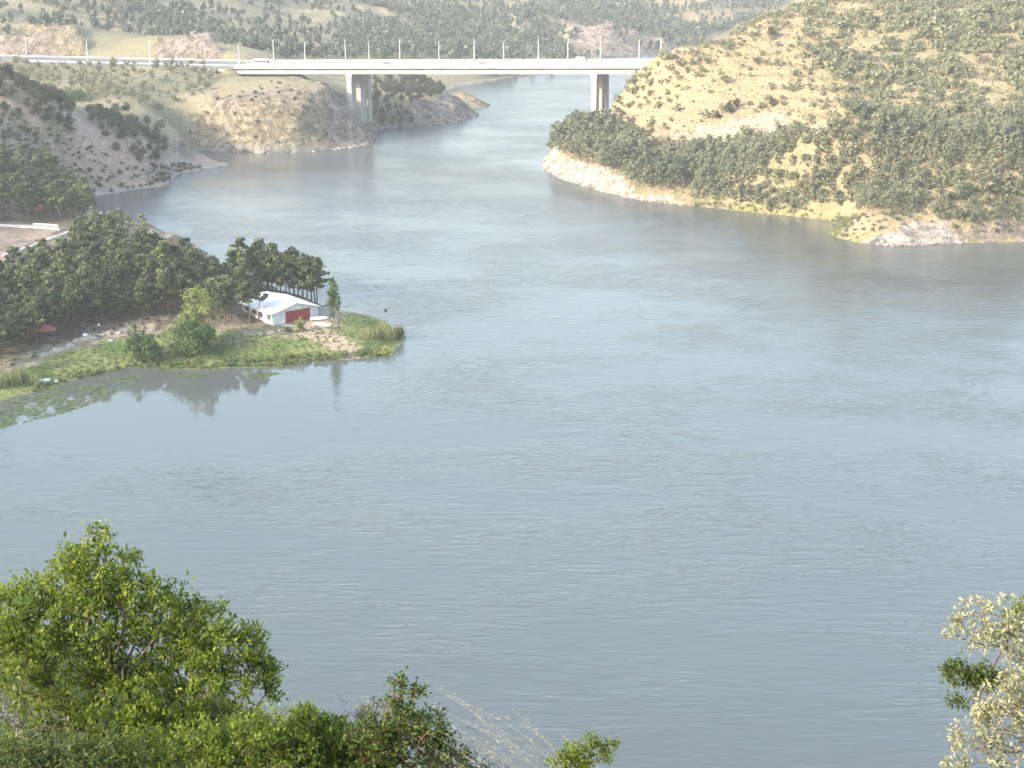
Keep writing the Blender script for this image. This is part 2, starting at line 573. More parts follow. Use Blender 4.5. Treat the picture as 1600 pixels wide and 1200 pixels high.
def terrain_height(x, y):
    dl = signed_dist(x, y, LEFT_SHORE)
    dr = signed_dist(x, y, RIGHT_SHORE)
    wob = (fbm(x / 6.0, y / 6.0, 3, 5) - 0.5) * 3.2
    d = np.maximum(dl, dr)
    d = d + wob * smooth(1.2 - np.abs(d) / 14.0) * np.where(y > 200, 1, 0)
    base = rbf(x, y)
    px, py, _ = project(x, y, np.maximum(base, 0.4) * smooth(d / 9.0) + 0.8 * smooth(d / 2.6))
    jx = (fbm(x / 9.0, y / 9.0, 3, 41) - 0.5)
    jy = (fbm(x / 9.0, y / 9.0, 3, 57) - 0.5)
    near = np.clip(y / 600, 0.3, 1)
    qx = px + jx * 26 / near
    qy = py + jy * 16 / near
    ok = y > 200
    rock = (zone(qx, qy, Z_ROCK) & ok & (y < 900)) | (zone(qx, qy, Z_KNOB) & (y > 900))
    white = zone(qx, qy, Z_WHITE) & ok
    lush = zone(qx, qy, Z_LUSH) & ok
    bank = np.where(white, 1.4, np.where(rock, 1.6, np.where(lush, 0.35, 0.7)))
    h = np.maximum(base, 0.4) * smooth(d / 9.0) + bank * smooth(d / 2.6)
    amp = np.where(lush, 0.25, np.where(rock, 4.2, np.where(white, 0.9, 1.0))) * smooth(d / 12.0)
    amp = np.where(y < 200, 0.5, amp)
    far = smooth((y - 650) / 600.0)
    rid = fbm(x / 17.0, y / 17.0, 5, 11, True) - 0.5
    soft = fbm(x / 40.0, y / 40.0, 5, 23) - 0.5
    h = h + amp * np.where(rock | white, rid * 2.2, soft * 2.4) + far * soft * 16 * smooth(d / 60.0)
    # steps of rock and little terraces on the dry slopes
    terr = np.sin(h * 2 * math.pi / 3.2 + jx * 5) * 0.62
    h = h + terr * smooth((h - 8) / 10) * np.where(lush, 0, 1) * (x > 0) * (y > 350) * (y < 800)
    h = np.where(d > 0, np.maximum(h, 0.05 + 0.1 * np.minimum(d, 3)), np.maximum(-0.35 * np.abs(d) - 0.05, -9))
    h = h + 4.0 * np.exp(-((x + 9.5) / 6.5) ** 2 - ((y - 24) / 8.0) ** 2)      # hummock under the near bushes
    # grade the road and keep the ground under the bridge clear
    s = (x - BR_A.x) * BR_DIR.x + (y - BR_A.y) * BR_DIR.y
    t = (x - BR_A.x) * BR_NOR.x + (y - BR_A.y) * BR_NOR.y
    rz = BR_A.z + BR_SLOPE * np.where(s < 0, s * 0.15, s)
    lat = np.maximum(np.maximum(-3.0 - t, t - (BR_W + 3)), 0)
    wr = smooth(1 - lat / 7.0) * np.where((s < 2) & (s > -700), 1, 0)
    h = h * (1 - wr) + (rz - 0.45) * wr
    front = np.where((s > -70) & (s < 130) & (t < 0) & (t > -60), rz - 2.9 - 0.12 * (-t) - np.maximum(s - 4, 0) * 0.03 + smooth((-s - 8) / 55) * 25 + smooth((s - 80) / 50) * 25, 1e9)
    h = np.minimum(h, front)
    und = smooth(1 - lat / 4.0) * np.where((s >= 2) & (s < BR_LEN + 4), 1, 0)
    h = np.where(und > 0, np.minimum(h, rz - 4.2 + (1 - und) * 3), h)
    return h, d, rock, white, lush, qx, qy

# ------------------------------------------------------------------ terrain mesh: one sheet, finer near, coarser far
ys = [-60.0]
while ys[-1] < 6000:
    y = ys[-1]
    ys.append(y + (0.9 if y < 20 else 1.3 if y < 225 else 0.0033 * y if y < 1150 else min(0.014 * y, 60)))
ys = np.array(ys)
uin = np.linspace(-0.46, 0.46, 330)
uo = 0.46 + (np.linspace(0, 1, 34)[1:] ** 1.6) * 1.24
us = np.concatenate([-uo[::-1], uin, uo])
GX = us[None, :] * (np.maximum(ys, 0)[:, None] + 70.0)
GY = np.repeat(ys[:, None], len(us), 1)
gx, gy = GX.ravel(), GY.ravel()
gh, gd, g_rock, g_white, g_lush, gqx, gqy = terrain_height(gx, gy)
nr, nc = GX.shape
idx = np.arange(nr * nc).reshape(nr, nc)
quads = np.stack([idx[:-1, :-1], idx[:-1, 1:], idx[1:, 1:], idx[1:, :-1]], -1).reshape(-1, 4)
# drop the deep lake bed that nothing can show
deep = (gd < -40)
quads = quads[~deep[quads].all(1)]

def mixc(c, w, col):
    w = np.clip(w, 0, 1)[:, None]
    return c * (1 - w) + np.array(col)[None, :] * w

def soft_zone(polys, grow=0.0):
    return zone(gqx, gqy, polys).astype(float) * (gy > 200)

n1 = fbm(gx / 30, gy / 30, 4, 71)
n2 = fbm(gx / 7, gy / 7, 3, 72)
n3 = fbm(gx / 3, gy / 3, 2, 73)
col = np.tile(np.array([[0.31, 0.265, 0.175]]), (len(gx), 1))
col = mixc(col, smooth((n1 - 0.42) * 5) * 0.8, (0.225, 0.21, 0.13))
col = mixc(col, smooth((gy - 820) / 250) * 0.75, (0.20, 0.185, 0.13))
col = mixc(col, smooth((gy - 720) / 250) * smooth((n2 - 0.55) * 6), (0.33, 0.29, 0.18))
rt = ((gx > 20) & (gy > 380) & (gy < 900)).astype(float)
col = mixc(col, rt * 0.8, (0.33, 0.265, 0.165))
col = mixc(col, rt * smooth((n2 - 0.45) * 6) * 0.7, (0.24, 0.225, 0.125))
g = soft_zone(Z_GOLD)
col = mixc(col, g * 0.9, (0.345, 0.262, 0.162))
col = mixc(col, g * smooth((n2 - 0.55) * 8) * 0.5, (0.32, 0.28, 0.14))
p = soft_zone(Z_PINK)
col = mixc(col, p, (0.40, 0.30, 0.245))
col = mixc(col, p * smooth((n2 - 0.48) * 7) * 0.8, (0.20, 0.185, 0.125))
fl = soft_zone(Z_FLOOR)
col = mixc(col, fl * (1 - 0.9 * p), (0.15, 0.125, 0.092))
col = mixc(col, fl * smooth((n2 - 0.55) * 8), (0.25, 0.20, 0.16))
lu = g_lush.astype(float)
lawn = np.array([[0.115, 0.165, 0.052]]) * (1 - smooth((n2 - .35) * 3))[:, None] + np.array([[0.20, 0.225, 0.085]]) * smooth((n2 - .35) * 3)[:, None]
col = col * (1 - lu[:, None]) + lawn * lu[:, None]
col = mixc(col, lu * smooth((n1 - 0.45) * 5) * (gx > -60) * 0.6, (0.27, 0.245, 0.12))
gshore = 0.5 * smooth(1 - gd / 4) * (gx > 66) * (gx < 104) * (gy > 400) * (gy < 560) * (~g_white)
col = mixc(col, gshore, (0.27, 0.28, 0.09))
rk = g_rock.astype(float)
col = mixc(col, rk * 0.9, (0.42, 0.345, 0.29))
col = mixc(col, rk * smooth((n3 - 0.5) * 6) * 0.8, (0.25, 0.205, 0.18))
col = mixc(col, rk * smooth((n1 - 0.5) * 6) * 0.7, (0.40, 0.33, 0.20))
col = mixc(col, smooth(1 - np.abs(gd - 0.5) / 2.2) * (gy > 480) * (gx < 0) * (1 - lu), (0.42, 0.38, 0.33))
wh = g_white.astype(float)
col = mixc(col, wh, (0.74, 0.655, 0.52))
col = mixc(col, wh * smooth((n3 - 0.55) * 7) * 0.6, (0.44, 0.36, 0.26))
pr = wh * (gx > 95)
col = mixc(col, pr, (0.50, 0.45, 0.40))
col = mixc(col, pr * smooth((n2 - 0.42) * 7), (0.25, 0.225, 0.225))
di = soft_zone(Z_DIRT)
col = mixc(col, di * 0.9, (0.43, 0.335, 0.25))
nearm = smooth((215 - gy) / 10)
col = mixc(col, nearm, (0.20, 0.155, 0.105))
col = mixc(col, nearm * smooth((n3 - 0.45) * 6), (0.13, 0.15, 0.05))
col = mixc(col, smooth((-gd) / 0.4), (0.10, 0.10, 0.075))
rmask = (g_rock | g_white).astype(np.float32)

m, nt, ns, ls, out = new_mat('ground')
M_GROUND = m
at = N(nt, 'ShaderNodeAttribute', attribute_name='tint')
al = N(nt, 'ShaderNodeAttribute', attribute_name='rockiness')
geo = N(nt, 'ShaderNodeNewGeometry')
nA = N(nt, 'ShaderNodeTexNoise')
nA.inputs['Scale'].default_value = 0.9
nA.inputs['Detail'].default_value = 6
nA.inputs['Roughness'].default_value = 0.65
ls.new(geo.outputs['Position'], nA.inputs['Vector'])
nB = N(nt, 'ShaderNodeTexNoise')
nB.inputs['Scale'].default_value = 0.22
nB.inputs['Detail'].default_value = 5
ls.new(geo.outputs['Position'], nB.inputs['Vector'])
vor = N(nt, 'ShaderNodeTexNoise')
vor.inputs['Scale'].default_value = 0.34
vor.inputs['Detail'].default_value = 7
vor.inputs['Roughness'].default_value = 0.68
mpv = N(nt, 'ShaderNodeMapping')
mpv.inputs['Scale'].default_value = (1.0, 1.0, 1.25)
mpv.inputs['Rotation'].default_value = (0.4, 0.5, 0.3)
nD = N(nt, 'ShaderNodeMixRGB', blend_type='ADD')
nD.inputs[0].default_value = 1.0
ls.new(geo.outputs['Position'], nD.inputs[1])
sc_ = N(nt, 'ShaderNodeVectorMath', operation='SCALE')
sc_.inputs['Scale'].default_value = 3.5
ls.new(nB.outputs['Color'], sc_.inputs[0])
ls.new(sc_.outputs[0], nD.inputs[2])
ls.new(nD.outputs[0], mpv.inputs['Vector'])
ls.new(mpv.outputs[0], vor.inputs['Vector'])
r1 = N(nt, 'ShaderNodeMapRange')
r1.inputs['From Min'].default_value = 0.3
r1.inputs['From Max'].default_value = 0.7
r1.inputs['To Min'].default_value = 0.62
r1.inputs['To Max'].default_value = 1.32
ls.new(nA.outputs['Fac'], r1.inputs['Value'])
cr = N(nt, 'ShaderNodeMapRange')
cr.inputs['From Min'].default_value = 0.36
cr.inputs['From Max'].default_value = 0.62
cr.inputs['To Min'].default_value = 0.42
cr.inputs['To Max'].default_value = 1.15
ls.new(vor.outputs['Fac'], cr.inputs['Value'])
crm = N(nt, 'ShaderNodeMix')
crm.inputs['A'].default_value = 1.0
ls.new(al.outputs['Fac'], crm.inputs['Factor'])
ls.new(cr.outputs[0], crm.inputs['B'])
mm = N(nt, 'ShaderNodeMath', operation='MULTIPLY')
ls.new(r1.outputs[0], mm.inputs[0])
ls.new(crm.outputs[0], mm.inputs[1])
cs = N(nt, 'ShaderNodeVectorMath', operation='SCALE')
ls.new(at.outputs['Color'], cs.inputs[0])
ls.new(mm.outputs[0], cs.inputs['Scale'])
bs = N(nt, 'ShaderNodeBsdfPrincipled')
bs.inputs['Roughness'].default_value = 0.95
bs.inputs['Specular IOR Level'].default_value = 0.1
ls.new(cs.outputs[0], bs.inputs['Base Color'])
hb = N(nt, 'ShaderNodeMath', operation='MULTIPLY_ADD')
ls.new(crm.outputs[0], hb.inputs[0])
hb.inputs[1].default_value = 1.6
ls.new(nA.outputs['Fac'], hb.inputs[2])
bp = N(nt, 'ShaderNodeBump')
bp.inputs['Strength'].default_value = 0.9
bp.inputs['Distance'].default_value = 0.9
ls.new(hb.outputs[0], bp.inputs['Height'])
ls.new(bp.outputs[0], bs.inputs['Normal'])
ls.new(bs.outputs[0], out.inputs['Surface'])

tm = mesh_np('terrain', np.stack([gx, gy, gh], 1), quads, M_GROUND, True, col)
_ra = tm.attributes.new('rockiness', 'FLOAT', 'POINT')
_ra.data.foreach_set('value', rmask)
terrain = link('terrain', tm)
tag(terrain, kind='structure')
from mathutils.bvhtree import BVHTree
_bv = np.stack([gx, gy, gh], 1)
_sub = quads[(np.abs(gx[quads[:, 0]]) < 700) & (gy[quads[:, 0]] < 2200)]
_bvh = BVHTree.FromPolygons(_bv.tolist(), _sub.tolist())

def drop(x, y):
    """ground height under a point"""
    loc, nor, fi, dd = _bvh.ray_cast(Vector((x, y, 900)), Vector((0, 0, -1)))
    return loc.z if loc is not None else -5.0

def hit(px, py):
    """point of the ground seen at a photo pixel"""
    loc, nor, fi, dd = _bvh.ray_cast(Vector((0, 0, CAM_Z)), ray(px, py).normalized())
    if loc is not None and loc.z > -0.02:
        return loc.copy()
    return W(px, py)

# ------------------------------------------------------------------ lake
m, nt, ns, ls, out = new_mat('lake_water')
M_WATER = m
geo = N(nt, 'ShaderNodeNewGeometry')
def wave_noise(scale, sx, sy, rot, detail, rough=0.5):
    mp = N(nt, 'ShaderNodeMapping')
    mp.inputs['Scale'].default_value = (sx, sy, 1)
    mp.inputs['Rotation'].default_value = (0, 0, rot)
    ls.new(geo.outputs['Position'], mp.inputs['Vector'])
    n = N(nt, 'ShaderNodeTexNoise')
    n.inputs['Scale'].default_value = scale
    n.inputs['Detail'].default_value = detail
    n.inputs['Roughness'].default_value = rough
    ls.new(mp.outputs[0], n.inputs['Vector'])
    return n
wA = wave_noise(0.42, 0.24, 1.0, R(7), 3, 0.6)       # wind ripples, long across the view
wB = wave_noise(1.3, 0.5, 1.0, R(-10), 2, 0.5)
wC = wave_noise(0.020, 1.0, 1.6, R(25), 4, 0.6)       # patches where the wind touches the water
wD = wave_noise(0.008, 1.0, 1.0, R(0), 3, 0.5)
# calm in the lee of the left shore
dist = N(nt, 'ShaderNodeVectorMath', operation='DISTANCE')
dist.inputs[1].default_value = (-74, 296, 0)
ls.new(geo.outputs['Position'], dist.inputs[0])
calm = N(nt, 'ShaderNodeMapRange', interpolation_type='SMOOTHSTEP')
calm.inputs['From Min'].default_value = 26
calm.inputs['From Max'].default_value = 70
calm.inputs['To Min'].default_value = 0.05
calm.inputs['To Max'].default_value = 1.0
ls.new(dist.outputs['Value'], calm.inputs['Value'])
pat = N(nt, 'ShaderNodeMapRange', interpolation_type='SMOOTHSTEP')
pat.inputs['From Min'].default_value = 0.36
pat.inputs['From Max'].default_value = 0.66
pat.inputs['To Min'].default_value = 0.30
pat.inputs['To Max'].default_value = 1.25
ls.new(wC.outputs['Fac'], pat.inputs['Value'])
st = N(nt, 'ShaderNodeMath', operation='MULTIPLY')
ls.new(calm.outputs[0], st.inputs[0])
ls.new(pat.outputs[0], st.inputs[1])
hs = N(nt, 'ShaderNodeMath', operation='MULTIPLY_ADD')
ls.new(wB.outputs['Fac'], hs.inputs[0])
hs.inputs[1].default_value = 0.10
rg = N(nt, 'ShaderNodeMath', operation='PINGPONG')      # sharp little crests
ls.new(wA.outputs['Fac'], rg.inputs[0])
rg.inputs[1].default_value = 0.5
rp_ = N(nt, 'ShaderNodeMath', operation='POWER')
ls.new(rg.outputs[0], rp_.inputs[0])
rp_.inputs[1].default_value = 1.8
ls.new(rp_.outputs[0], hs.inputs[2])
hh = N(nt, 'ShaderNodeMath', operation='MULTIPLY')
ls.new(hs.outputs[0], hh.inputs[0])
ls.new(st.outputs[0], hh.inputs[1])
bp = N(nt, 'ShaderNodeBump')
bp.inputs['Strength'].default_value = 1.0
bp.inputs['Distance'].default_value = 0.43
ls.new(hh.outputs[0], bp.inputs['Height'])
cm = N(nt, 'ShaderNodeMix', data_type='RGBA')
ls.new(wD.outputs['Fac'], cm.inputs['Factor'])
cm.inputs[6].default_value = (0.080, 0.093, 0.091, 1)
cm.inputs[7].default_value = (0.112, 0.125, 0.122, 1)
bs = N(nt, 'ShaderNodeBsdfPrincipled')
rr_ = N(nt, 'ShaderNodeMapRange')
rr_.inputs['To Min'].default_value = 0.04
rr_.inputs['To Max'].default_value = 0.17
ls.new(calm.outputs[0], rr_.inputs['Value'])
ls.new(rr_.outputs[0], bs.inputs['Roughness'])
bs.inputs['IOR'].default_value = 1.48
bs.inputs['Specular IOR Level'].default_value = 0.5
ls.new(cm.outputs[2], bs.inputs['Base Color'])
ls.new(bp.outputs[0], bs.inputs['Normal'])
ls.new(bs.outputs[0], out.inputs['Surface'])
lake = MB().add([(-400, 90, 0), (1800, 90, 0), (1800, 1900, 0), (-400, 1900, 0)], [(0, 1, 2, 3)]).build('lake_water', M_WATER)
tag(lake, kind='structure')
# ------------------------------------------------------------------ road left of the bridge and the bridge itself
def br_loc(s, t, dz=0.0):
    p = BR_A + BR_DIR * s + BR_NOR * t
    zz = BR_A.z + BR_SLOPE * (s if s > 0 else s * 0.15)
    return Vector((p.x, p.y, zz + dz))

road_b = MB()
road_b.box(-520, 0, 0.0, BR_W, -0.9, 0.0, slope=BR_SLOPE * 0.15)
road = road_b.build('road', M_ASPH, None, BR_A, BR_ANG)
tag(road, kind='structure')
mk = MB()
for y in (1.0, 11.6, 14.4, 25.0):
    mk.box(-520, -0.2, y, y + 0.18, 0.004, 0.008, slope=BR_SLOPE * 0.15)
M_PAINT = simple_mat('road_paint', (0.75, 0.75, 0.72), 0.7)
mk.build('edge_line', M_PAINT, road)

bridge = empty('bridge', BR_A, BR_ANG, label='long pale concrete road bridge crossing the lake on tall column piers', cat='bridge')
dk = MB().box(0, BR_LEN, 0, BR_W, -0.75, 0.0, slope=BR_SLOPE)
deck = dk.build('deck', M_CONC, bridge)
MB().box(0, BR_LEN, 0.6, 12.2, 0.004, 0.03, slope=BR_SLOPE).build('carriageway', M_ASPH, deck)
MB().box(0, BR_LEN, 13.8, 25.4, 0.004, 0.03, slope=BR_SLOPE).build('carriageway', M_ASPH, deck)
MB().box(0, BR_LEN, 12.7, 13.3, 0.0, 0.75, slope=BR_SLOPE).build('median_barrier', M_CONC, deck)
for y in (0.75, 8.2, 15.2, 22.9):
    gi = MB().box(0.6, BR_LEN, y, y + 2.4, -3.1, -1.45, slope=BR_SLOPE).build('girder', M_CONC, bridge)
    MB().box(0.6, BR_LEN, y + 1.1, y + 1.7, -1.45, -0.74, slope=BR_SLOPE).build('haunch', M_CONC, gi)
# stiffener joints along the girder top
for y0, y1 in ((0.02, 0.45), (25.55, 25.98)):
    kb = MB().box(0, BR_LEN, y0, y1, 0.0, 0.42, slope=BR_SLOPE)
    pr = kb.build('parapet', M_CONC, bridge)
    rl = MB()
    yc = (y0 + y1) / 2
    for z in (0.72, 1.08):
        rl.box(0, BR_LEN, yc - 0.05, yc + 0.05, z - 0.06, z + 0.06, slope=BR_SLOPE)
    rl.build('rail', M_STEEL, pr)
    posts = MB()
    for k in range(int(BR_LEN / 2.5)):
        x = 0.5 + 2.5 * k
        posts.box(x, x + 0.1, yc - 0.05, yc + 0.05, 0.4 + BR_SLOPE * x, 1.14 + BR_SLOPE * x)
    po = posts.build('rail_posts', M_STEEL, pr)
    po['kind'] = 'stuff'
# piers: rows of slab columns under a crosshead
for px in (540.5, 924.0):
    s = br_s(px, 0.8)
    zt = BR_SLOPE * s - 3.1
    bot = -BR_A.z - 3.0
    cap = MB().box(s - 0.25, s + 2.5, 0.7, 25.3, zt - 1.6, zt).build('pier', M_CONC, bridge)
    for y0, y1 in ((0.8, 6.0), (11.6, 18.6), (20.6, 25.0)):
        c = MB()
        c.prism([(s, bot), (s + 2.3, bot), (s + 2.25, zt - 1.6), (s + 0.05, zt - 1.6)], y0, y1)
        c.build('column', M_CONC, cap)
# left abutment with its sloping wing wall
ab = MB().box(-1.6, 0.55, 0.9, 25.1, -5.5, -0.75)
ab.build('abutment', M_CONC, bridge)
ww = MB()
ww.prism([(-13, -0.05), (-1.65, -0.05), (-1.65, -4.6), (-13, -1.2)], 0.15, 0.75)
ww.build('wing_wall', M_CONC, bridge)

# guard rails along the approach road
for t, lab in ((0.4, 'pale steel guard rail along the water side of the approach road'), (25.6, 'pale steel guard rail along the hill side of the approach road')):
    g = empty('guard_rail', br_loc(0, t), BR_ANG, label=lab, cat='guard rail')
    MB().box(-300, -0.3, -0.06, 0.06, 0.5, 0.85, slope=BR_SLOPE * 0.15).build('rail', M_STEEL, g)
    pm = MB().box(-0.06, 0.06, 0.07, 0.17, -0.1, 0.8)
    p0 = None
    for k in range(74):
        x = -2.0 - 4.0 * k
        if p0 is None:
            p0 = pm.build('post', M_STEEL, g, (x, 0, BR_SLOPE * 0.15 * x))
        else:
            q = p0.copy()
            COL.objects.link(q)
            q.parent = g
            q.location = (x, 0, BR_SLOPE * 0.15 * x)

# ------------------------------------------------------------------ street lamps
M_LAMPH = simple_mat('lamp_head_grey', (0.5, 0.5, 0.5), 0.4)
M_LENS = simple_mat('lamp_lens', (0.8, 0.8, 0.78), 0.2)
def lamp_meshes(sign):
    a = MB().tube([(0, 0, 0), (0, 0, 0.9)], [0.19, 0.19], 8)
    a.tube([(0, 0, 0.9), (0, 0, 5), (0, 0, 9.6)], [0.20, 0.17, 0.13], 8)
    b = MB().tube([(0, 0, 9.6), (0, 0.12 * sign, 10.15), (0, 0.6 * sign, 10.55), (0, 1.6 * sign, 10.75)], [0.09, 0.08, 0.07, 0.06], 6)
    c = MB()
    c.add([(-.17, 1.5 * sign, 10.68), (.17, 1.5 * sign, 10.68), (.13, 2.35 * sign, 10.76), (-.13, 2.35 * sign, 10.76),
           (-.12, 1.5 * sign, 10.86), (.12, 1.5 * sign, 10.86), (.08, 2.3 * sign, 10.86), (-.08, 2.3 * sign, 10.86)],
          [(0, 1, 2, 3), (4, 5, 6, 7), (0, 1, 5, 4), (1, 2, 6, 5), (2, 3, 7, 6), (3, 0, 4, 7)])
    return a, b, c
protos = {}
LAMPS = [(374, 'n'), (477, 'n'), (577, 'n'), (686, 'n'), (787, 'n'), (887, 'n'), (998, 'n'),
         (428, 'f'), (540, 'f'), (625, 'f'), (741, 'f'), (841, 'f'), (938, 'f'), (1032, 'f'), (137, 'n'), (234, 'n'), (43, 'f')]
ORD = ['first', 'second', 'third', 'fourth', 'fifth', 'sixth', 'seventh', 'eighth']
cnt = {'n': 0, 'f': 0}
for px, side in LAMPS:
    t = 0.75 if side == 'n' else BR_W - 0.75
    s = br_s(px, t)
    if px in (137, 234, 43):
        lab = {137: 'slender grey lamp post beside the approach road in front of the pale rock cut',
               234: 'slender grey lamp post on the approach road left of the low rock outcrop',
               43: 'leftmost lamp post on the far side of the approach road'}[px]
        t = 1.2 if side == 'n' else BR_W - 1.0
    else:
        cnt[side] += 1
        lab = '%s lamp post from the left along the %s edge of the bridge' % (ORD[cnt[side] - 1], 'near' if side == 'n' else 'far')
    root = empty('street_lamp', br_loc(s, t, 0.0), BR_ANG, label=lab, cat='street lamp', group='lamp posts along the bridge road')
    sg = 1 if side == 'n' else -1
    if sg not in protos:
        a, b, c = lamp_meshes(sg)
        protos[sg] = (a.build('pole', M_STEEL, root), b.build('arm', M_STEEL, root), c.build('lamp_head', M_LAMPH, root))
    else:
        for q in protos[sg]:
            d = q.copy()
            COL.objects.link(d)
            d.parent = root

# ------------------------------------------------------------------ vehicles
M_TYRE = simple_mat('tyre_rubber', (0.03, 0.03, 0.03), 0.8)
M_GLASS = simple_mat('car_glass', (0.05, 0.06, 0.07), 0.12, spec=0.8)
M_LIGHT = simple_mat('lamp_glass', (0.7, 0.7, 0.65), 0.2)
M_TAIL = simple_mat('tail_light', (0.45, 0.03, 0.02), 0.3)
def paint(name, c):
    return simple_mat(name, c, 0.3, var=0.05, spec=0.6)
P_WHITE = paint('white_paint', (0.80, 0.80, 0.78))
P_RED = paint('red_paint', (0.45, 0.06, 0.05))
P_GREY = paint('dark_grey_paint', (0.12, 0.125, 0.13))
P_SILV = paint('silver_paint', (0.55, 0.55, 0.55))

def vehicle(name, px, t, kind, mat, lab, cat, face=1):
    """side profile swept across the width, with tumblehome; x forward"""
    s = br_s(px, t)
    ang = BR_ANG if face > 0 else BR_ANG + math.pi
    root = empty(name, br_loc(s, t, 0.03), ang, label=lab, cat=cat, group='vehicles crossing the bridge')
    if kind == 'car':
        L, Wd = 4.4, 1.76
        low = [(-2.2, .32), (-2.18, .75), (-2.05, .92), (-1.3, .98), (1.05, .95), (1.9, .83), (2.15, .65), (2.2, .35)]
        cab = [(-1.75, .95), (-1.25, 1.40), (-.2, 1.46), (.45, 1.40), (1.15, .93)]
        wr, wx = .32, (-1.35, 1.35)
    elif kind == 'van':
        L, Wd = 5.6, 2.0
        low = [(-2.8, .35), (-2.8, 1.25), (1.7, 1.25), (2.55, 1.12), (2.8, .8), (2.8, .38)]
        cab = [(-2.78, 1.2), (-2.74, 2.35), (-2.5, 2.48), (.9, 2.48), (1.25, 2.3), (1.95, 1.2)]
        wr, wx = .36, (-1.75, 1.75)
    else:
        L, Wd = 7.6, 2.3
        low = [(-3.8, .5), (-3.8, 1.1), (3.7, 1.1), (3.8, .9), (3.8, .45)]
        cab = [(-3.78, 1.05), (-3.76, 3.0), (-3.6, 3.15), (2.9, 3.1), (3.35, 2.75), (3.75, 1.05)]
        wr, wx = .46, (-2.2, 2.5)
    h = Wd / 2
    b = MB()
    b.prism(low, -h, h)
    body = b.build('body', mat, root)
    n = len(cab)
    top = max(z for _, z in cab)
    zb = min(z for _, z in cab)
    def inset(z):
        return h - 0.03 - (0.22 if kind == 'car' else 0.08) * (z - zb) / (top - zb)
    vs_ = [(x, -inset(z), z) for x, z in cab] + [(x, inset(z), z) for x, z in cab]
    fs = [tuple(range(n)), tuple(range(2 * n - 1, n - 1, -1))] + [(i, i + n, (i + 1) % n + n, (i + 1) % n) for i in range(n)]
    MB().add(vs_, fs).build('cabin', mat, root)
    def side_pane(x0, x1, z0, z1, sy, k0=0.0, k1=0.0):
        o = 0.012
        q = [(x0, sy * (inset(z0) + o), z0), (x1, sy * (inset(z0) + o), z0), (x1 + k1, sy * (inset(z1) + o), z1), (x0 + k0, sy * (inset(z1) + o), z1)]
        MB().add(q, [(0, 1, 2, 3)]).build('side_window', M_GLASS, root)
    for sy in (-1, 1):
        if kind == 'car':
            side_pane(-1.5, -.3, 1.0, 1.36, sy, .35, 0)
            side_pane(-.2, .95, 1.0, 1.36, sy, 0, -.45)
        elif kind == 'van':
            side_pane(.55, 1.6, 1.35, 2.1, sy, 0, -.3)
        else:
            for k in range(5):
                side_pane(-3.5 + 1.32 * k, -2.3 + 1.32 * k, 1.75, 2.6, sy)
    # windscreen and rear window on the sloping ends of the cabin
    for (i0, i1, nm) in ((n - 2, n - 1, 'windscreen'), (0, 1, 'rear_window')):
        (x0, z0), (x1, z1) = cab[i0], cab[i1]
        nx = 0.015 if nm == 'windscreen' else -0.015
        def L_(f):
            return x0 + (x1 - x0) * f, z0 + (z1 - z0) * f
        (xa, za), (xb, zb2) = L_(.15), L_(.85)
        w0, w1 = inset(za) - .1, inset(zb2) - .1
        MB().add([(xa + nx, -w0, za + .01), (xa + nx, w0, za + .01), (xb + nx, w1, zb2 + .01), (xb + nx, -w1, zb2 + .01)], [(0, 1, 2, 3)]).build(nm, M_GLASS, root)
    for sy in (-1, 1):
        x = low[-1][0]
        MB().box(x - .06, x + .015, sy * (h - .3) - .14, sy * (h - .3) + .14, .62, .76).build('headlight', M_LIGHT, root)
        x = low[0][0]
        MB().box(x - .015, x + .06, sy * (h - .25) - .12, sy * (h - .25) + .12, .68, .84).build('tail_light', M_TAIL, root)
        for x in wx:
            wb = MB().tube([(x, sy * (h - .2), wr), (x, sy * (h + .01), wr)], [wr, wr], 14)
            wo = wb.build('wheel', M_TYRE, root)
            MB().tube([(x, sy * (h - .05), wr), (x, sy * (h + .02), wr)], [wr * .6, wr * .55], 10).build('rim', M_STEEL, wo)
    return root

vehicle('minibus', 407, 5.0, 'bus', P_WHITE, 'white minibus near the left end of the bridge', 'minibus', -1)
vehicle('car', 433, 4.2, 'car', P_WHITE, 'low white car just right of the white minibus', 'car', -1)
vehicle('car', 578, 18.5, 'car', P_WHITE, 'white car above the left pier on the far lane', 'car', 1)
vehicle('car', 603, 5.0, 'car', P_GREY, 'dark grey car between two white cars right of the left pier', 'car', -1)
vehicle('car', 618, 18.5, 'car', P_WHITE, 'white car just behind the dark grey car on the bridge', 'car', 1)
vehicle('car', 682, 8.6, 'car', P_WHITE, 'white car at the middle of the bridge left of the red car', 'car', -1)
vehicle('car', 753, 5.0, 'car', P_RED, 'small red car on the middle of the bridge', 'car', -1)
vehicle('car', 811, 18.5, 'car', P_SILV, 'pale silver car on the far lane right of the red car', 'car', 1)
vehicle('delivery_van', 904, 18.5, 'van', P_WHITE, 'tall white van above the right pier of the bridge', 'van', -1)
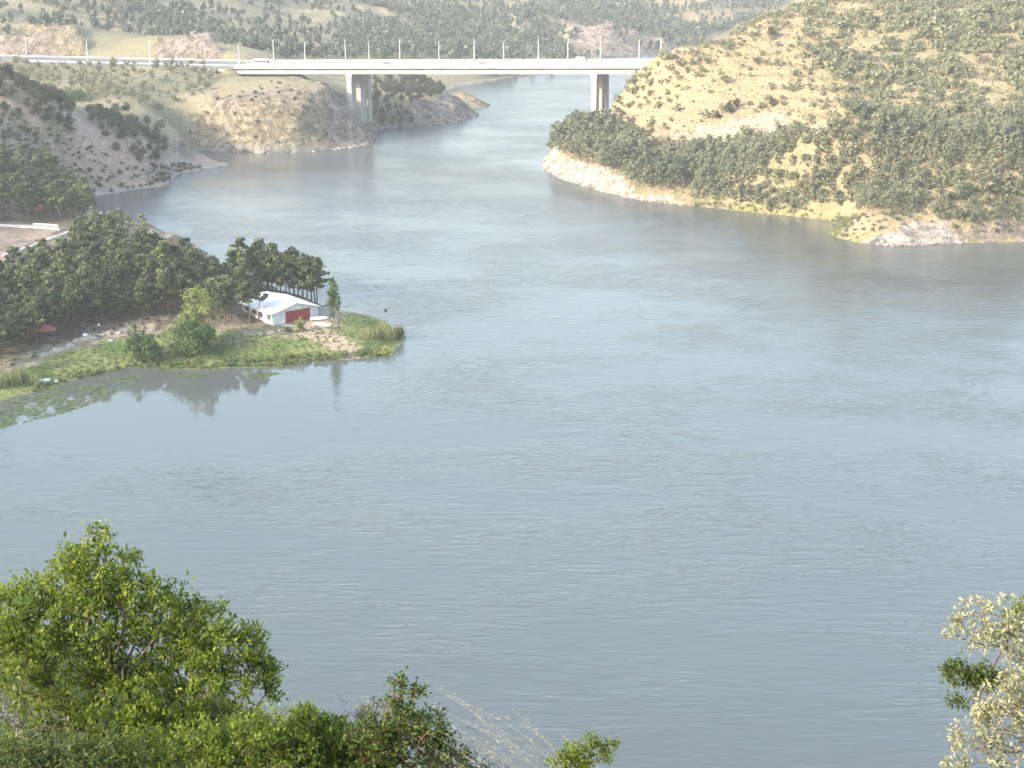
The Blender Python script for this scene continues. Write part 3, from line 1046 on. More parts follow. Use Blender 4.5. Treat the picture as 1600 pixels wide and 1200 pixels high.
# ------------------------------------------------------------------ white shed with red doors on the peninsula
M_WALL = simple_mat('whitewashed_wall', (0.70, 0.70, 0.69), 0.85, var=0.2, scale=0.7, bump=0.2, bscale=4)
M_ROOF = simple_mat('white_sheet_roof', (0.80, 0.79, 0.77), 0.5, var=0.12, scale=0.6)
M_RED = simple_mat('dull_red_paint', (0.30, 0.045, 0.05), 0.6, var=0.2, scale=1.2)
M_DARK = simple_mat('dark_opening', (0.03, 0.03, 0.03), 0.8)
M_WOOD = simple_mat('weathered_wood', (0.20, 0.15, 0.11), 0.85, var=0.3, scale=3)
M_TERRA = simple_mat('red_tin_roof', (0.36, 0.12, 0.09), 0.7, var=0.25, scale=1.5)
M_HULL = simple_mat('white_boat_hull', (0.78, 0.78, 0.76), 0.45, var=0.1)
M_STONE = simple_mat('field_stone', (0.40, 0.35, 0.31), 0.9, var=0.35, scale=1.5, bump=0.6, bscale=3)
M_WSTONE = simple_mat('pale_stone', (0.38, 0.345, 0.30), 0.9, var=0.3, scale=1.5, bump=0.6, bscale=3)

c0 = hit(427, 509)
ang = R(38)
gz = min(drop(c0.x, c0.y), drop(c0.x + 8.6, c0.y + 5)) - 0.05
SHED = empty('shed', (c0.x, c0.y, gz), ang, label='long low white shed with a pale sheet roof and red double doors on the peninsula', cat='shed')
GW, GL, EH, AH = 11.6, 14.0, 2.8, 4.4      # gable width (x), length (y), eaves, apex
MB().prism([(0, -.5), (GW, -.5), (GW, EH), (GW / 2, AH), (0, EH)], 0, GL).build('wall', M_WALL, SHED)
def roof_slab(x0, z0, x1, z1, y0, y1, th=.1):
    b = MB()
    b.add([(x0, y0, z0), (x1, y0, z1), (x1, y1, z1), (x0, y1, z0), (x0, y0, z0 + th), (x1, y0, z1 + th), (x1, y1, z1 + th), (x0, y1, z0 + th)],
          [(0, 3, 2, 1), (4, 5, 6, 7), (0, 1, 5, 4), (1, 2, 6, 5), (2, 3, 7, 6), (3, 0, 4, 7)])
    return b
sl = (AH - EH) / (GW / 2)
npan = 6
for side in (0, 1):
    r0 = None
    for k in range(npan):
        y0 = -.55 + (GL + 1.1) * k / npan
        y1 = -.55 + (GL + 1.1) * (k + 1) / npan - .03
        if side == 0:
            b = roof_slab(-.6, EH - .6 * sl + .02, GW / 2, AH + .02, y0, y1)
        else:
            b = roof_slab(GW / 2 + .01, AH + .02, GW + .6, EH - .6 * sl + .02, y0, y1)
        r0 = b.build('roof_panel', M_ROOF, SHED)
MB().tube([(GW / 2, -.6, AH + .12), (GW / 2, GL + .6, AH + .12)], [.13, .13], 6).build('ridge_cap', M_ROOF, SHED)
MB().box(-.72, -.6, -.5, GL + .5, EH - .6 * sl - .1, EH - .6 * sl + .06).build('gutter', M_STEEL, SHED)
for x0, x1 in ((3.2, 6.32), (6.38, 9.5)):
    d = MB().box(x0, x1, -.09, -.005, 0.05, 2.75).build('door', M_RED, SHED)
    for zz in (.25, 1.4, 2.55):
        MB().box(x0 + .06, x1 - .06, -.125, -.092, zz - .07, zz + .07).build('door_rail', M_RED, d)
    for k in range(1, 5):
        xx = x0 + (x1 - x0) * k / 5
        MB().box(xx - .02, xx + .02, -.105, -.092, .34, 2.46).build('board_joint', M_RED, d)
MB().box(3.0, 9.7, -.07, -.01, 2.76, 2.9).build('door_lintel', M_CONC2, SHED)
for k in range(4):
    y0 = 1.3 + 3.3 * k
    wv = MB().box(-.03, -.004, y0, y0 + 1.3, 1.1, 2.2).build('window', M_DARK, SHED)
    MB().box(-.06, -.034, y0 - .08, y0 + 1.38, 1.0, 1.08).build('sill', M_CONC2, wv)
    MB().box(-.05, -.034, y0 + .62, y0 + .68, 1.1, 2.2).build('window_bar', M_WALL, wv)
MB().box(10.3, 10.55, -.06, -.005, 2.5, 2.75).build('wall_light', M_STEEL, SHED)
# grey yard wall running on from the gable
yw = empty('yard_wall', SHED.matrix_basis @ Vector((GW + .1, .5, 0)), ang, label='short grey block wall running on from the shed gable', cat='wall')
MB().box(0, 3.2, 0, .25, -.5, 1.9).build('wall', M_CONC2, yw)
MB().box(-.05, 3.25, -.06, .31, 1.9, 2.02).build('coping', M_CONC, yw)
# concrete apron
ap = MB().box(1.6, 12.0, -3.6, -.15, -.3, .12).build('apron', M_CONC, None, SHED.location, ang)
tag(ap, kind='structure')

def boat_mesh(L=4.2, Wd=1.5, H=.55):
    """open hull: keel line, flared sides, thwarts separate"""
    n = 9
    vs_, fs = [], []
    for i in range(n):
        f = i / (n - 1)
        x = -L / 2 + L * f
        w = Wd / 2 * (1 - max(0, (f - .45) / .55) ** 2.2) * (.86 + .14 * min(1, f / .2))
        w = max(w, .02)
        k = .12 * max(0, (f - .6) / .4) ** 2 + .02
        sh = H + .22 * f ** 2
        ring = [(x, -w, sh), (x, -w * .82, k + .22), (x, -w * .3, k), (x, w * .3, k), (x, w * .82, k + .22), (x, w, sh)]
        ring += [(x, w - .05, sh), (x, w * .76, k + .26), (x, 0, k + .06), (x, -w * .76, k + .26), (x, -w + .05, sh)]
        vs_ += ring
    m_ = 11
    for i in range(n - 1):
        for k in range(m_):
            k2 = (k + 1) % m_
            fs.append((i * m_ + k, (i + 1) * m_ + k, (i + 1) * m_ + k2, i * m_ + k2))
    fs.append(tuple(range(m_)))
    fs.append(tuple(range(n * m_ - 1, (n - 1) * m_ - 1, -1)))
    return vs_, fs
def boat(loc, rz, lab, flip=False, L=4.2):
    root = empty('rowing_boat', loc, rz, label=lab, cat='boat', group='white boats by the shed and shore')
    if flip:
        root.rotation_euler = (math.pi, 0, rz)
        root.location.z += .78
    v, f = boat_mesh(L)
    MB().add(v, f).build('hull', M_HULL, root, smooth_shade=True)
    for x in (-L * .28, L * .05):
        MB().box(x - .12, x + .12, -.6, .6, .42, .46).build('thwart', M_WOOD, root)
    return root
p = hit(503, 510)
boat((p.x, p.y, p.z), R(-28), 'white rowing boat drawn up beside the shed doors', False, 4.6)
p = hit(499, 500)
boat((p.x, p.y, p.z), R(15), 'white upturned boat hull close to the shed gable', True, 4.2)
p = hit(65, 598)
boat((p.x, p.y, p.z), R(8), 'white rowing boat lying on the bank beside the lily pads', False, 3.6)
p = hit(88, 597)
bx = empty('crate', (p.x, p.y, p.z), R(12), label='small white crate on the bank next to the boat by the lilies', cat='crate')
MB().box(-.35, .35, -.3, .3, 0, .08).build('base', M_HULL, bx)
for a in (-.35, .29):
    MB().box(a, a + .06, -.3, .3, .081, .55).build('side', M_HULL, bx)
for a in (-.3, .25):
    MB().box(-.285, .285, a, a + .05, .081, .5).build('side', M_HULL, bx)

# gate pole with a dark head at the tip of the peninsula
p = hit(603, 507)
bea = empty('marker_post', (p.x, p.y, p.z), 0, label='thin post with a dark round head at the tip of the peninsula', cat='post')
MB().tube([(0, 0, -.2), (0.02, 0, 1.6), (0, 0, 3.0)], [.06, .05, .045], 7).build('post', M_WOOD, bea)
hd = MB()
hd.tube([(0, 0, 2.95), (0, 0, 3.1), (0, 0, 3.4), (0, 0, 3.65), (0, 0, 3.75)], [.08, .30, .38, .28, .05], 10)
hd.build('head', M_DARK, bea)

# picnic pavilions in the grove
def pavilion(px, py, rz, lab, wdt=3.6, hgt=2.3, roofm=M_TERRA):
    p = hit(px, py)
    root = empty('pavilion', (p.x, p.y, p.z), rz, label=lab, cat='pavilion', group='picnic shelters in the pine grove')
    a = wdt / 2
    for sx in (-1, 1):
        for sy in (-1, 1):
            MB().box(sx * a * .88 - .07, sx * a * .88 + .07, sy * a * .8 - .07, sy * a * .8 + .07, -.3, hgt).build('post', M_WOOD, root)
    MB().box(-a, a, -a * .92, a * .92, .12, .25).build('floor', M_WOOD, root)
    for sy in (-1, 1):
        MB().box(-a * .84, a * .84, sy * a * .8 - .03, sy * a * .8 + .03, .9, .98).build('hand_rail', M_WOOD, root)
    b = MB()
    e = a * 1.15
    b.add([(-e, -e, hgt), (e, -e, hgt), (e, e, hgt), (-e, e, hgt), (-e * .35, 0, hgt + .95), (e * .35, 0, hgt + .95)],
          [(0, 1, 5, 4), (1, 2, 5), (2, 3, 4, 5), (3, 0, 4), (3, 2, 1, 0)])
    b.build('roof', roofm, root)
    MB().box(-.6, .6, -.35, .35, .85, .92).build('table_top', M_WOOD, root)
    MB().box(-.06, .06, -.06, .06, .25, .849).build('table_leg', M_WOOD, root)
    return root
pavilion(72, 531, R(15), 'small dark wooden pavilion with a dull red roof at the grove edge', 4.0, 2.4)
pavilion(50, 528, R(10), 'narrow red-roofed shelter tucked under the pines beside the pavilion', 2.4, 2.1)
pavilion(66, 338, R(20), 'open shelter with a dark red roof in the shaded pines above the path', 3.4, 2.3)
pavilion(205, 477, R(5), 'dark flat picnic shelter among the trunks in the middle of the grove', 3.6, 1.9, M_DARK)
pavilion(150, 346, R(15), 'small pale-roofed shelter near the water behind the grove', 3.4, 2.3, M_CONC)

# low white walls around the clearing
M_WHW = simple_mat('white_low_wall', (0.72, 0.70, 0.66), 0.85, var=0.15, scale=0.8)
def low_wall(pix, lab, h=.5, w=.45):
    pts = [hit(*q) for q in pix]
    root = empty('low_wall', pts[0], 0, label=lab, cat='wall', group='low white walls around the clearing')
    for a, b in zip(pts[:-1], pts[1:]):
        d = b - a
        L = d.length - .25
        dn = d.normalized()
        nx = Vector((-dn.y, dn.x, 0)).normalized() * (w / 2)
        bb = a + dn * L
        vs_ = []
        for q in (a, bb):
            for sgn in (-1, 1):
                for z in (-.5, h):
                    vs_.append(q + nx * sgn + Vector((0, 0, z)) - pts[0])
        MB().add(vs_, [(0, 1, 3, 2), (4, 6, 7, 5), (0, 4, 5, 1), (2, 3, 7, 6), (1, 5, 7, 3), (0, 2, 6, 4)]).build('wall_section', M_WHW, root)
    return root
low_wall([(-40, 351), (-2, 353), (30, 355), (50, 356), (72, 357), (94, 360)], 'long low white wall along the upper side of the bare clearing')
low_wall([(52, 351), (75, 352), (92, 354)], 'short low white wall just above the upper wall of the clearing', .4)
low_wall([(5, 401), (26, 394), (47, 387), (64, 380), (86, 372), (102, 366), (112, 362)], 'low white wall slanting along the lower side of the bare clearing')

# ------------------------------------------------------------------ boulders
def boulder_mesh(seed, mat):
    rnd = np.random.RandomState(seed)
    import bmesh
    bm = bmesh.new()
    bmesh.ops.create_icosphere(bm, subdivisions=2, radius=1.0)
    ax = rnd.uniform(.7, 1.25, 3)
    planes = [(Vector(rnd.normal(size=3)).normalized(), rnd.uniform(.6, .9)) for _ in range(7)]
    for v in bm.verts:
        c = v.co.copy()
        for nn, dd in planes:
            e = c.dot(nn) - dd
            if e > 0:
                c -= nn * e
        v.co = Vector((c.x * ax[0], c.y * ax[1], c.z * ax[2] * .75))
    me = bpy.data.meshes.new('boulder')
    bm.to_mesh(me)
    bm.free()
    me.materials.append(mat)
    return me
M_SHORE = simple_mat('shore_rock', (0.34, 0.285, 0.245), 0.9, var=0.4, scale=1.5, bump=0.6, bscale=3)
BOULD = [boulder_mesh(i, M_STONE if i % 2 else M_SHORE) for i in range(6)]
rnd = random.Random(4)
PALEB = [boulder_mesh(20 + i, M_WSTONE) for i in range(4)]
def boulder(p, r, lab, grp, pale=False):
    o = link('boulder', PALEB[rnd.randrange(4)] if pale else BOULD[rnd.randrange(6)], None, (p.x, p.y, p.z - r * .1))
    o.scale = (r * rnd.uniform(.8, 1.3), r * rnd.uniform(.8, 1.2), r * rnd.uniform(.7, 1.0))
    o.rotation_euler = (rnd.uniform(-.3, .3), rnd.uniform(-.3, .3), rnd.uniform(0, 6.3))
    tag(o, lab, 'boulder', grp)
def along(pix, n, jit):
    out = []
    for k in range(n):
        f = rnd.random() * (len(pix) - 1)
        i = min(int(f), len(pix) - 2)
        f -= i
        x = pix[i][0] + (pix[i + 1][0] - pix[i][0]) * f + rnd.uniform(-jit, jit)
        y = pix[i][1] + (pix[i + 1][1] - pix[i][1]) * f + rnd.uniform(-jit, jit) * .5
        out.append((x, y))
    return out
for q in along([(64, 556), (85, 551), (105, 544), (112, 536), (140, 528), (165, 524), (200, 516)], 46, 4):
    boulder(hit(*q), rnd.uniform(.4, 1.0), 'pale rough boulder in the row along the upper edge of the lawn', 'boulders edging the lawn', True)
for q in along([(330, 520), (355, 523), (385, 524), (420, 520), (455, 514)], 18, 4):
    boulder(hit(*q), rnd.uniform(.3, .75), 'pale boulder in the low row in front of the shed', 'boulders in front of the shed', True)
for q in along([(232, 364), (262, 372), (290, 382), (308, 388)], 16, 4):
    boulder(hit(*q), rnd.uniform(.6, 1.4), 'rock on the embankment where the grove meets the bay', 'rocks on the bay embankment')
for q in along([(170, 303), (205, 297), (245, 291), (266, 287), (300, 267), (358, 257)], 22, 3):
    boulder(hit(*q), rnd.uniform(.4, 1.2) ** 1.5, 'pale rock at the waterline of the shaded slope', 'rocks along the shaded shore')
for q in along([(322, 235), (400, 239), (480, 237), (540, 231), (582, 224)], 34, 3):
    boulder(hit(*q), rnd.uniform(.4, 1.3) ** 1.5, 'rock at the waterline below the rocky bridge hill', 'rocks along the bridge hill shore')
for q in along([(620, 199), (690, 193), (745, 184)], 14, 3):
    boulder(hit(*q), rnd.uniform(.5, 1.2), 'rock at the waterline beyond the left pier', 'rocks beyond the left pier')
for q in along([(1345, 380), (1400, 383), (1470, 379), (1560, 377)], 24, 3):
    boulder(hit(*q), rnd.uniform(.3, .9), 'pale rock at the foot of the small right promontory', 'rocks at the promontory')
for q in along([(856, 264), (900, 284), (960, 300), (1050, 318)], 18, 3):
    boulder(hit(*q), rnd.uniform(.3, .8), 'cream rock at the foot of the white headland cliff', 'rocks at the headland')
p = hit(176, 532)
boulder(p, .9, 'large smooth boulder alone on the lawn below the row of stones', None)
p = hit(134, 526)
wo = link('white_stone', BOULD[1], None, (p.x, p.y, p.z + .4))
wo.scale = (.7, .7, .8)
wo.data = BOULD[1].copy()
wo.data.materials[0] = M_HULL
tag(wo, 'whitewashed round stone standing at the edge of the grove', 'stone')
# ------------------------------------------------------------------ foliage builders
def rand_quads(rs, pts, size, up_bias=0.3, out=None, aspect=1.6, jitter=0.35):
    """one small leaf-spray quad at every point"""
    n = len(pts)
    nor = rs.normal(size=(n, 3))
    nor /= np.linalg.norm(nor, axis=1)[:, None]
    nor[:, 2] = np.abs(nor[:, 2]) + up_bias
    if out is not None:
        nor += out * 0.6
    nor /= np.linalg.norm(nor, axis=1)[:, None]
    r = rs.normal(size=(n, 3))
    a = np.cross(nor, r)
    a /= np.linalg.norm(a, axis=1)[:, None] + 1e-9
    b = np.cross(nor, a)
    s = size * rs.uniform(1 - jitter, 1 + jitter, n)[:, None]
    a = a * s * aspect * .5
    b = b * s * .5
    v = np.stack([pts - a - b * .35, pts + b * 1.0 - a * .1, pts + a + b * .25, pts - b * .9 + a * .15], 1).reshape(-1, 3)
    f = np.arange(4 * n).reshape(-1, 4)
    return v, f

def in_ball(rs, n, power=0.45):
    d = rs.normal(size=(n, 3))
    d /= np.linalg.norm(d, axis=1)[:, None]
    return d * (rs.uniform(0, 1, n) ** power)[:, None]

def foliage(rs, clumps, per, size, up_bias=.3, aspect=1.6, flat=0.6, tint_spread=.5):
    """clumps: list of (centre, radius)"""
    V, Fc, T = [], [], []
    base = 0
    for c, r in clumps:
        k = max(4, int(per * r * r)) if per < 0 else per
        b = in_ball(rs, k)
        out = b.copy()
        p = np.array(c)[None] + b * np.array([r, r, r * flat])[None]
        v, f = rand_quads(rs, p, size, up_bias, out, aspect)
        V.append(v)
        Fc.append(f + base)
        base += len(v)
        t = np.empty((len(v), 3))
        ct = rs.uniform(.5 - tint_spread, .5 + tint_spread)
        ft = np.clip(ct + rs.normal(0, .22, k), 0, 1)
        t[:, 0] = np.repeat(ft, 4)
        t[:, 1] = np.repeat(rs.uniform(.75, 1.2, k), 4)
        t[:, 2] = 0
        T.append(t)
    return np.concatenate(V), np.concatenate(Fc), np.concatenate(T)

def tubes_np(segs, n=5):
    """segs: list of (p0, p1, r0, r1)"""
    p0 = np.array([s[0] for s in segs], float)
    p1 = np.array([s[1] for s in segs], float)
    r0 = np.array([s[2] for s in segs], float)
    r1 = np.array([s[3] for s in segs], float)
    d = p1 - p0
    d /= np.linalg.norm(d, axis=1)[:, None] + 1e-9
    ref = np.where(np.abs(d[:, 2:3]) > .9, np.array([[1., 0, 0]]), np.array([[0, 0, 1.]]))
    a = np.cross(d, ref)
    a /= np.linalg.norm(a, axis=1)[:, None] + 1e-9
    b = np.cross(d, a)
    V = []
    for k in range(n):
        t = 2 * math.pi * k / n
        o = a * math.cos(t) + b * math.sin(t)
        V.append(np.stack([p0 + o * r0[:, None], p1 + o * r1[:, None]], 1))
    V = np.stack(V, 2)                       # seg, end, k, 3
    m = len(segs)
    base = (np.arange(m) * 2 * n)[:, None]
    F_ = []
    for k in range(n):
        k2 = (k + 1) % n
        F_.append(base + np.array([[k, k2, n + k2, n + k]]))
    return V.reshape(-1, 3), np.concatenate(F_, 0)

def make_pine(seed, H=9.5, bare=.42, spread=2.5, per=26, mat=None):
    rs = np.random.RandomState(seed)
    bx, by = rs.normal(0, .35, 2)
    def tr(z):
        f = z / H
        return np.array([bx * f * f + .08 * math.sin(5 * f), by * f * f, z])
    segs = []
    zs = np.linspace(-.4, H * .95, 9)
    for z0, z1 in zip(zs[:-1], zs[1:]):
        ra = .17 * (1 - .85 * max(z0, 0) / H) + .015
        rb = .17 * (1 - .85 * max(z1, 0) / H) + .015
        segs.append((tr(max(z0, -.4)), tr(z1), ra, rb))
    clumps = []
    nl = 17
    for i in range(nl):
        f = bare + (1 - bare) * (i + rs.uniform(0, .8)) / nl
        z = H * f
        q = (f - bare) / (1 - bare)
        L = spread * (1.0 - .15 * q - .75 * q ** 3) * rs.uniform(.6, 1.1) * (0.65 + .6 * min(q / .3, .6))
        an = i * 2.4 + rs.uniform(-.5, .5)
        s = tr(z)
        e = s + np.array([math.cos(an) * L, math.sin(an) * L, L * rs.uniform(.05, .4)])
        mid = (s + e) / 2 + np.array([0, 0, -.1 * L])
        segs.append((s, mid, .05, .035))
        segs.append((mid, e, .035, .012))
        clumps.append((e, rs.uniform(.6, .95)))
        clumps.append((mid + (e - mid) * .35 + rs.normal(0, .2, 3), rs.uniform(.5, .8)))
        if rs.rand() < .5:
            clumps.append((e + rs.normal(0, .5, 3) * np.array([1, 1, .3]), rs.uniform(.4, .7)))
    clumps.append((tr(H * .97), .7))
    clumps.append((tr(H * .9) + rs.normal(0, .3, 3), .8))
    v, f = tubes_np(segs, 5)
    trunk = mesh_np('trunk', v, f, M_BARK, True)
    cv, cf, ct = foliage(rs, clumps, per, .42, .35, 1.5, .55)
    crown = mesh_np('crown', cv, cf, mat or M_PINE, False, ct)
    return dict(trunk=trunk, crown=crown, cv=cv, cf=cf, ct=ct, H=H)

def make_bushy(seed, H=6.0, wid=4.0, mat=M_SCRUB, stem=.25, per=34, size=.34, nclump=34, power=.5, taper=0.0):
    """round-headed tree or shrub, crown down to near the ground"""
    rs = np.random.RandomState(seed)
    clumps = []
    c0 = np.array([0, 0, H * (.5 + stem * .5)])
    rad = np.array([wid / 2, wid / 2, H * (1 - stem) / 2])
    b = in_ball(rs, nclump, power)
    segs = [((0, 0, -.3), tuple(c0 * [1, 1, .55]), .05 * H ** .5 * .8, .03 * H ** .5)]
    for q in b:
        q = q * (1 + rs.normal(0, .08))
        k = 1 - taper * max(0, q[2])
        p = c0 + q * rad * np.array([k, k, 1])
        clumps.append((p, rs.uniform(.22, .36) * wid * .5 + .12))
        segs.append((tuple(c0 * [1, 1, .5]), tuple(p), .02 * H ** .5, .008))
    v, f = tubes_np(segs, 4)
    trunk = mesh_np('trunk', v, f, M_TWIG, True)
    cv, cf, ct = foliage(rs, clumps, per, size, .2, 1.3, .85)
    crown = mesh_np('crown', cv, cf, mat, False, ct)
    return dict(trunk=trunk, crown=crown, cv=cv, cf=cf, ct=ct, H=H)

def size_word(s, a, b):
    return 'small' if s < a else 'large' if s > b else 'medium-sized'

def place_tree(name, proto, p, sc, rz, parts=True, **kw):
    if parts:
        o = empty(name, p, rz, **kw)
        if name == 'pine_tree':
            o.rotation_euler = (rng.uniform(-.07, .07), rng.uniform(-.07, .07), rz)
        o.scale = (sc * rng.uniform(.88, 1.15), sc * rng.uniform(.88, 1.15), sc)
        link('trunk', proto['trunk'], o)
        link('crown', proto['crown'], o)
    else:
        o = link(name, proto['crown'], None, p, rz)
        o.scale = (sc, sc, sc)
        tag(o, **kw)
    return o

def merged(name, items, mat, keep=1.0, grow=1.0, trunk_mat=None, **kw):
    """many far plants as one mesh; items: (proto, point, scale, rz)"""
    rs = np.random.RandomState(7)
    V, F_, T = [], [], []
    base = 0
    for proto, p, sc, rz in items:
        nq = len(proto['cf'])
        k = max(6, int(nq * keep))
        sel = rs.permutation(nq)[:k]
        v = proto['cv'].reshape(nq, 4, 3)[sel]
        t = proto['ct'].reshape(nq, 4, 3)[sel].copy()
        if grow != 1.0:
            c = v.mean(1, keepdims=True)
            v = c + (v - c) * grow
        t[:, :, 0] = np.clip(t[:, :, 0] + rs.uniform(-.3, .3), 0, 1)
        cs, sn = math.cos(rz), math.sin(rz)
        w = np.empty_like(v)
        w[..., 0] = (v[..., 0] * cs - v[..., 1] * sn) * sc + p[0]
        w[..., 1] = (v[..., 0] * sn + v[..., 1] * cs) * sc + p[1]
        w[..., 2] = v[..., 2] * sc + p[2]
        V.append(w.reshape(-1, 3))
        T.append(t.reshape(-1, 3))
        F_.append(np.arange(4 * k).reshape(-1, 4) + base)
        base += 4 * k
    if not V:
        return None
    me = mesh_np(name, np.concatenate(V), np.concatenate(F_), mat, False, np.concatenate(T))
    o = link(name, me)
    o['kind'] = 'stuff'
    return tag(o, **kw)

def scatter(poly, spacing, seed, bounds, tries=9000, density=None, avoid=None, zmin=.5):
    """points spread over the ground with a least spacing, kept where they lie in the polygon of the photograph"""
    r = random.Random(seed)
    cell = spacing
    grid = {}
    out = []
    x0, x1, y0, y1 = bounds
    P = np.array([(r.uniform(x0, x1), r.uniform(y0, y1)) for _ in range(tries)])
    hs = np.array([drop(a, b) for a, b in P])
    px, py, _ = project(P[:, 0], P[:, 1], hs)
    ok = (hs > zmin) & in_poly(px, py, poly)
    for q in (avoid or []):
        ok &= ~in_poly(px, py, q)
    if density is not None:
        ok &= np.array([r.random() for _ in range(tries)]) < density(P[:, 0], P[:, 1], px, py)
    for i in np.nonzero(ok)[0]:
        x, y = P[i]
        z = hs[i]
        g = (int(x // cell), int(y // cell))
        bad = False
        for a in (-1, 0, 1):
            for b in (-1, 0, 1):
                for (u, v, w) in grid.get((g[0] + a, g[1] + b), ()):
                    if (u - x) ** 2 + (v - y) ** 2 + (w - z) ** 2 < spacing * spacing:
                        bad = True
        if bad:
            continue
        grid.setdefault(g, []).append((x, y, z))
        out.append((Vector((x, y, hs[i])), px[i], py[i]))
    return out

rng = random.Random(12)
PINES = [make_pine(100 + i, 8.6 + .55 * (i % 4), .22 + .06 * (i % 4), 2.2 + .3 * (i % 3), 30) for i in range(8)]
TALLP = [make_pine(140 + i, 10.5, .56, 2.0, 26) for i in range(2)]
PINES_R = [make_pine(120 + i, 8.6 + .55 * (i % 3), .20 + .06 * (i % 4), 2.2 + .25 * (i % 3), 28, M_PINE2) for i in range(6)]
DARK = [make_bushy(200 + i, 5.5, 4.4, M_SCRUB, .2) for i in range(4)]
OAKS = [make_bushy(220 + i, 3.2, 3.6, M_OAK, .05, 22, .36, 20) for i in range(5)]
LOW = [make_bushy(240 + i, 1.0, 1.5, M_SCRUB, .0, 14, .22, 9) for i in range(4)]
ROAD = [make_bushy(260 + i, 3.6, 3.4, M_OAK, .1, 26, .3, 20) for i in range(3)]
FARP = [make_bushy(280 + i, 6.5, 3.8, M_FARW, .15, 10, 1.1, 16, .5, .55) for i in range(4)]

# ------------------------------------------------------------------ the pine woods
CLEAR = [(-60, 343), (118, 343), (120, 420), (60, 442), (0, 462), (-60, 470)]
SHED_Z = [(330, 476), (372, 474), (380, 468), (425, 455), (512, 472), (520, 530), (330, 530)]
GATE = [(455, 440), (520, 455), (520, 475), (470, 470)]
grove = scatter([(-60, 590), (-60, 472), (0, 462), (60, 442), (120, 398), (160, 388), (232, 408), (300, 436), (350, 442), (420, 448), (505, 477), (500, 485),
                 (420, 500), (260, 497), (190, 503), (105, 520), (40, 545), (0, 570)], 3.2, 31, (-170, -30, 290, 440), 14000, avoid=[CLEAR, SHED_Z])
grove += scatter([(-60, 346), (-60, 275), (60, 268), (125, 316), (142, 346)], 4.0, 32, (-200, -80, 400, 500), 4000)
left_pines = []
for p, px, py in grove:
    left_pines.append((p, px, py, rng.uniform(.68, 1.2)))
for px, py, s in [(391, 506, .95), (404, 502, .8), (378, 503, .85), (352, 494, 1.05), (425, 458, 1.2), (433, 460, 1.05), (439, 456, 1.15), (345, 503, 1.0), (362, 500, .9), (330, 500, 1.05), (410, 452, 1.1), (400, 448, 1.0), (418, 456, 1.15), (446, 463, 1.15), (452, 459, 1.0), (459, 464, 1.2), (466, 462, 1.1), (473, 468, 1.2), (480, 465, 1.1), (487, 471, 1.2), (495, 474, 1.1), (492, 469, .95),
                  (146, 358, .62), (172, 362, .6), (188, 364, .7), (203, 368, .62), (222, 374, .7), (231, 377, .6)]:
    p = hit(px, py)
    left_pines.append((p, px, py, s))
headland = scatter([(862, 240), (872, 216), (905, 204), (960, 205), (1010, 245), (1065, 280), (1065, 306), (990, 292), (930, 262), (890, 246)], 3.3, 33, (0, 110, 490, 650), 12000)
belt = scatter([(1000, 250), (1060, 238), (1200, 240), (1330, 216), (1660, 186), (1660, 358), (1520, 352), (1430, 336), (1345, 334), (1300, 330), (1250, 330), (1150, 323), (1062, 311)],
               2.6, 35, (60, 200, 425, 560), 40000)
right_pines = [(p, a, b, rng.uniform(.8, 1.1)) for p, a, b in headland]
belt_p, belt_o = [], []
for p, a, b in belt:
    if vnoise(p.x / 18, p.y / 18, 91) * .7 + rng.random() * .3 > (.25 + .35 * max(0, (a - 1250) / 350)):
        belt_p.append((p, a, b, rng.uniform(.45, .85)))
    else:
        belt_o.append((p, a, b, rng.uniform(.7, 1.3)))
def in_view(q, m=40):
    return -m < q[1] < 1600 + m and q[2] > -m
allp = [('grove', q) for q in left_pines if in_view(q)] + [('headland', q) for q in right_pines] + [('belt', q) for q in belt_p if in_view(q)]
allp.sort(key=lambda e: e[1][0].y / e[1][3])
rest = []
for k, (where, (p, px, py, s)) in enumerate(allp):
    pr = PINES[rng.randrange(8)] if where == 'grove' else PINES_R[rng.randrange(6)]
    if where == 'grove' and px > 365 and py > 495:
        pr = TALLP[k % 2]
    rz = rng.uniform(0, 6.28)
    if k >= 300:
        rest.append((pr, p, s, rz))
        continue
    if where == 'grove':
        if px > 425 and py < 480:
            lab, grp = 'tall pine in the sunlit clump directly behind the white shed', 'pines behind the shed'
        elif px > 320 and py > 495:
            lab, grp = 'slim-trunked pine standing in front of the long side of the shed', 'pines in front of the shed'
        elif 138 < px < 236 and py < 380:
            lab, grp = 'small wind-shaped pine at the edge of the bay behind the grove', 'pines at the edge of the bay'
        elif py < 345:
            lab, grp = 'dark shaded pine above the bare clearing at the left border', 'pines above the clearing'
        elif px < 140:
            lab, grp = 'dark green pine in the shaded left part of the grove', 'pines in the shaded part of the grove'
        elif py > 470:
            lab, grp = 'pine with a bare trunk along the front edge of the grove', 'pines along the front of the grove'
        else:
            lab, grp = 'pine in the dense middle of the grove left of the shed', 'pines in the middle of the grove'
    elif where == 'headland':
        lab, grp = 'pine in the close stand above the white cliff of the headland', 'pines on the headland'
    else:
        lab, grp = 'pine in the belt of trees along the foot of the right hill', 'pines at the foot of the right hill'
    lab = size_word(s, .85 if where == 'grove' else .65, 1.05 if where == 'grove' else .95) + ' ' + lab.replace('small ', '')
    place_tree('pine_tree', pr, p, s, rz, label=lab, cat='pine tree', group=grp)
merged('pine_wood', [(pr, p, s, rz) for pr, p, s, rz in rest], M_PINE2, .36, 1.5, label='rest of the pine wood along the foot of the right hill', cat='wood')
extra = [(PINES[rng.randrange(6)], q[0], q[3], rng.uniform(0, 6.3)) for q in left_pines + belt_p if not in_view(q)]
merged('pine_wood', extra, M_PINE, .3, 1.6, label='pine wood running on beyond the border of the picture', cat='wood')
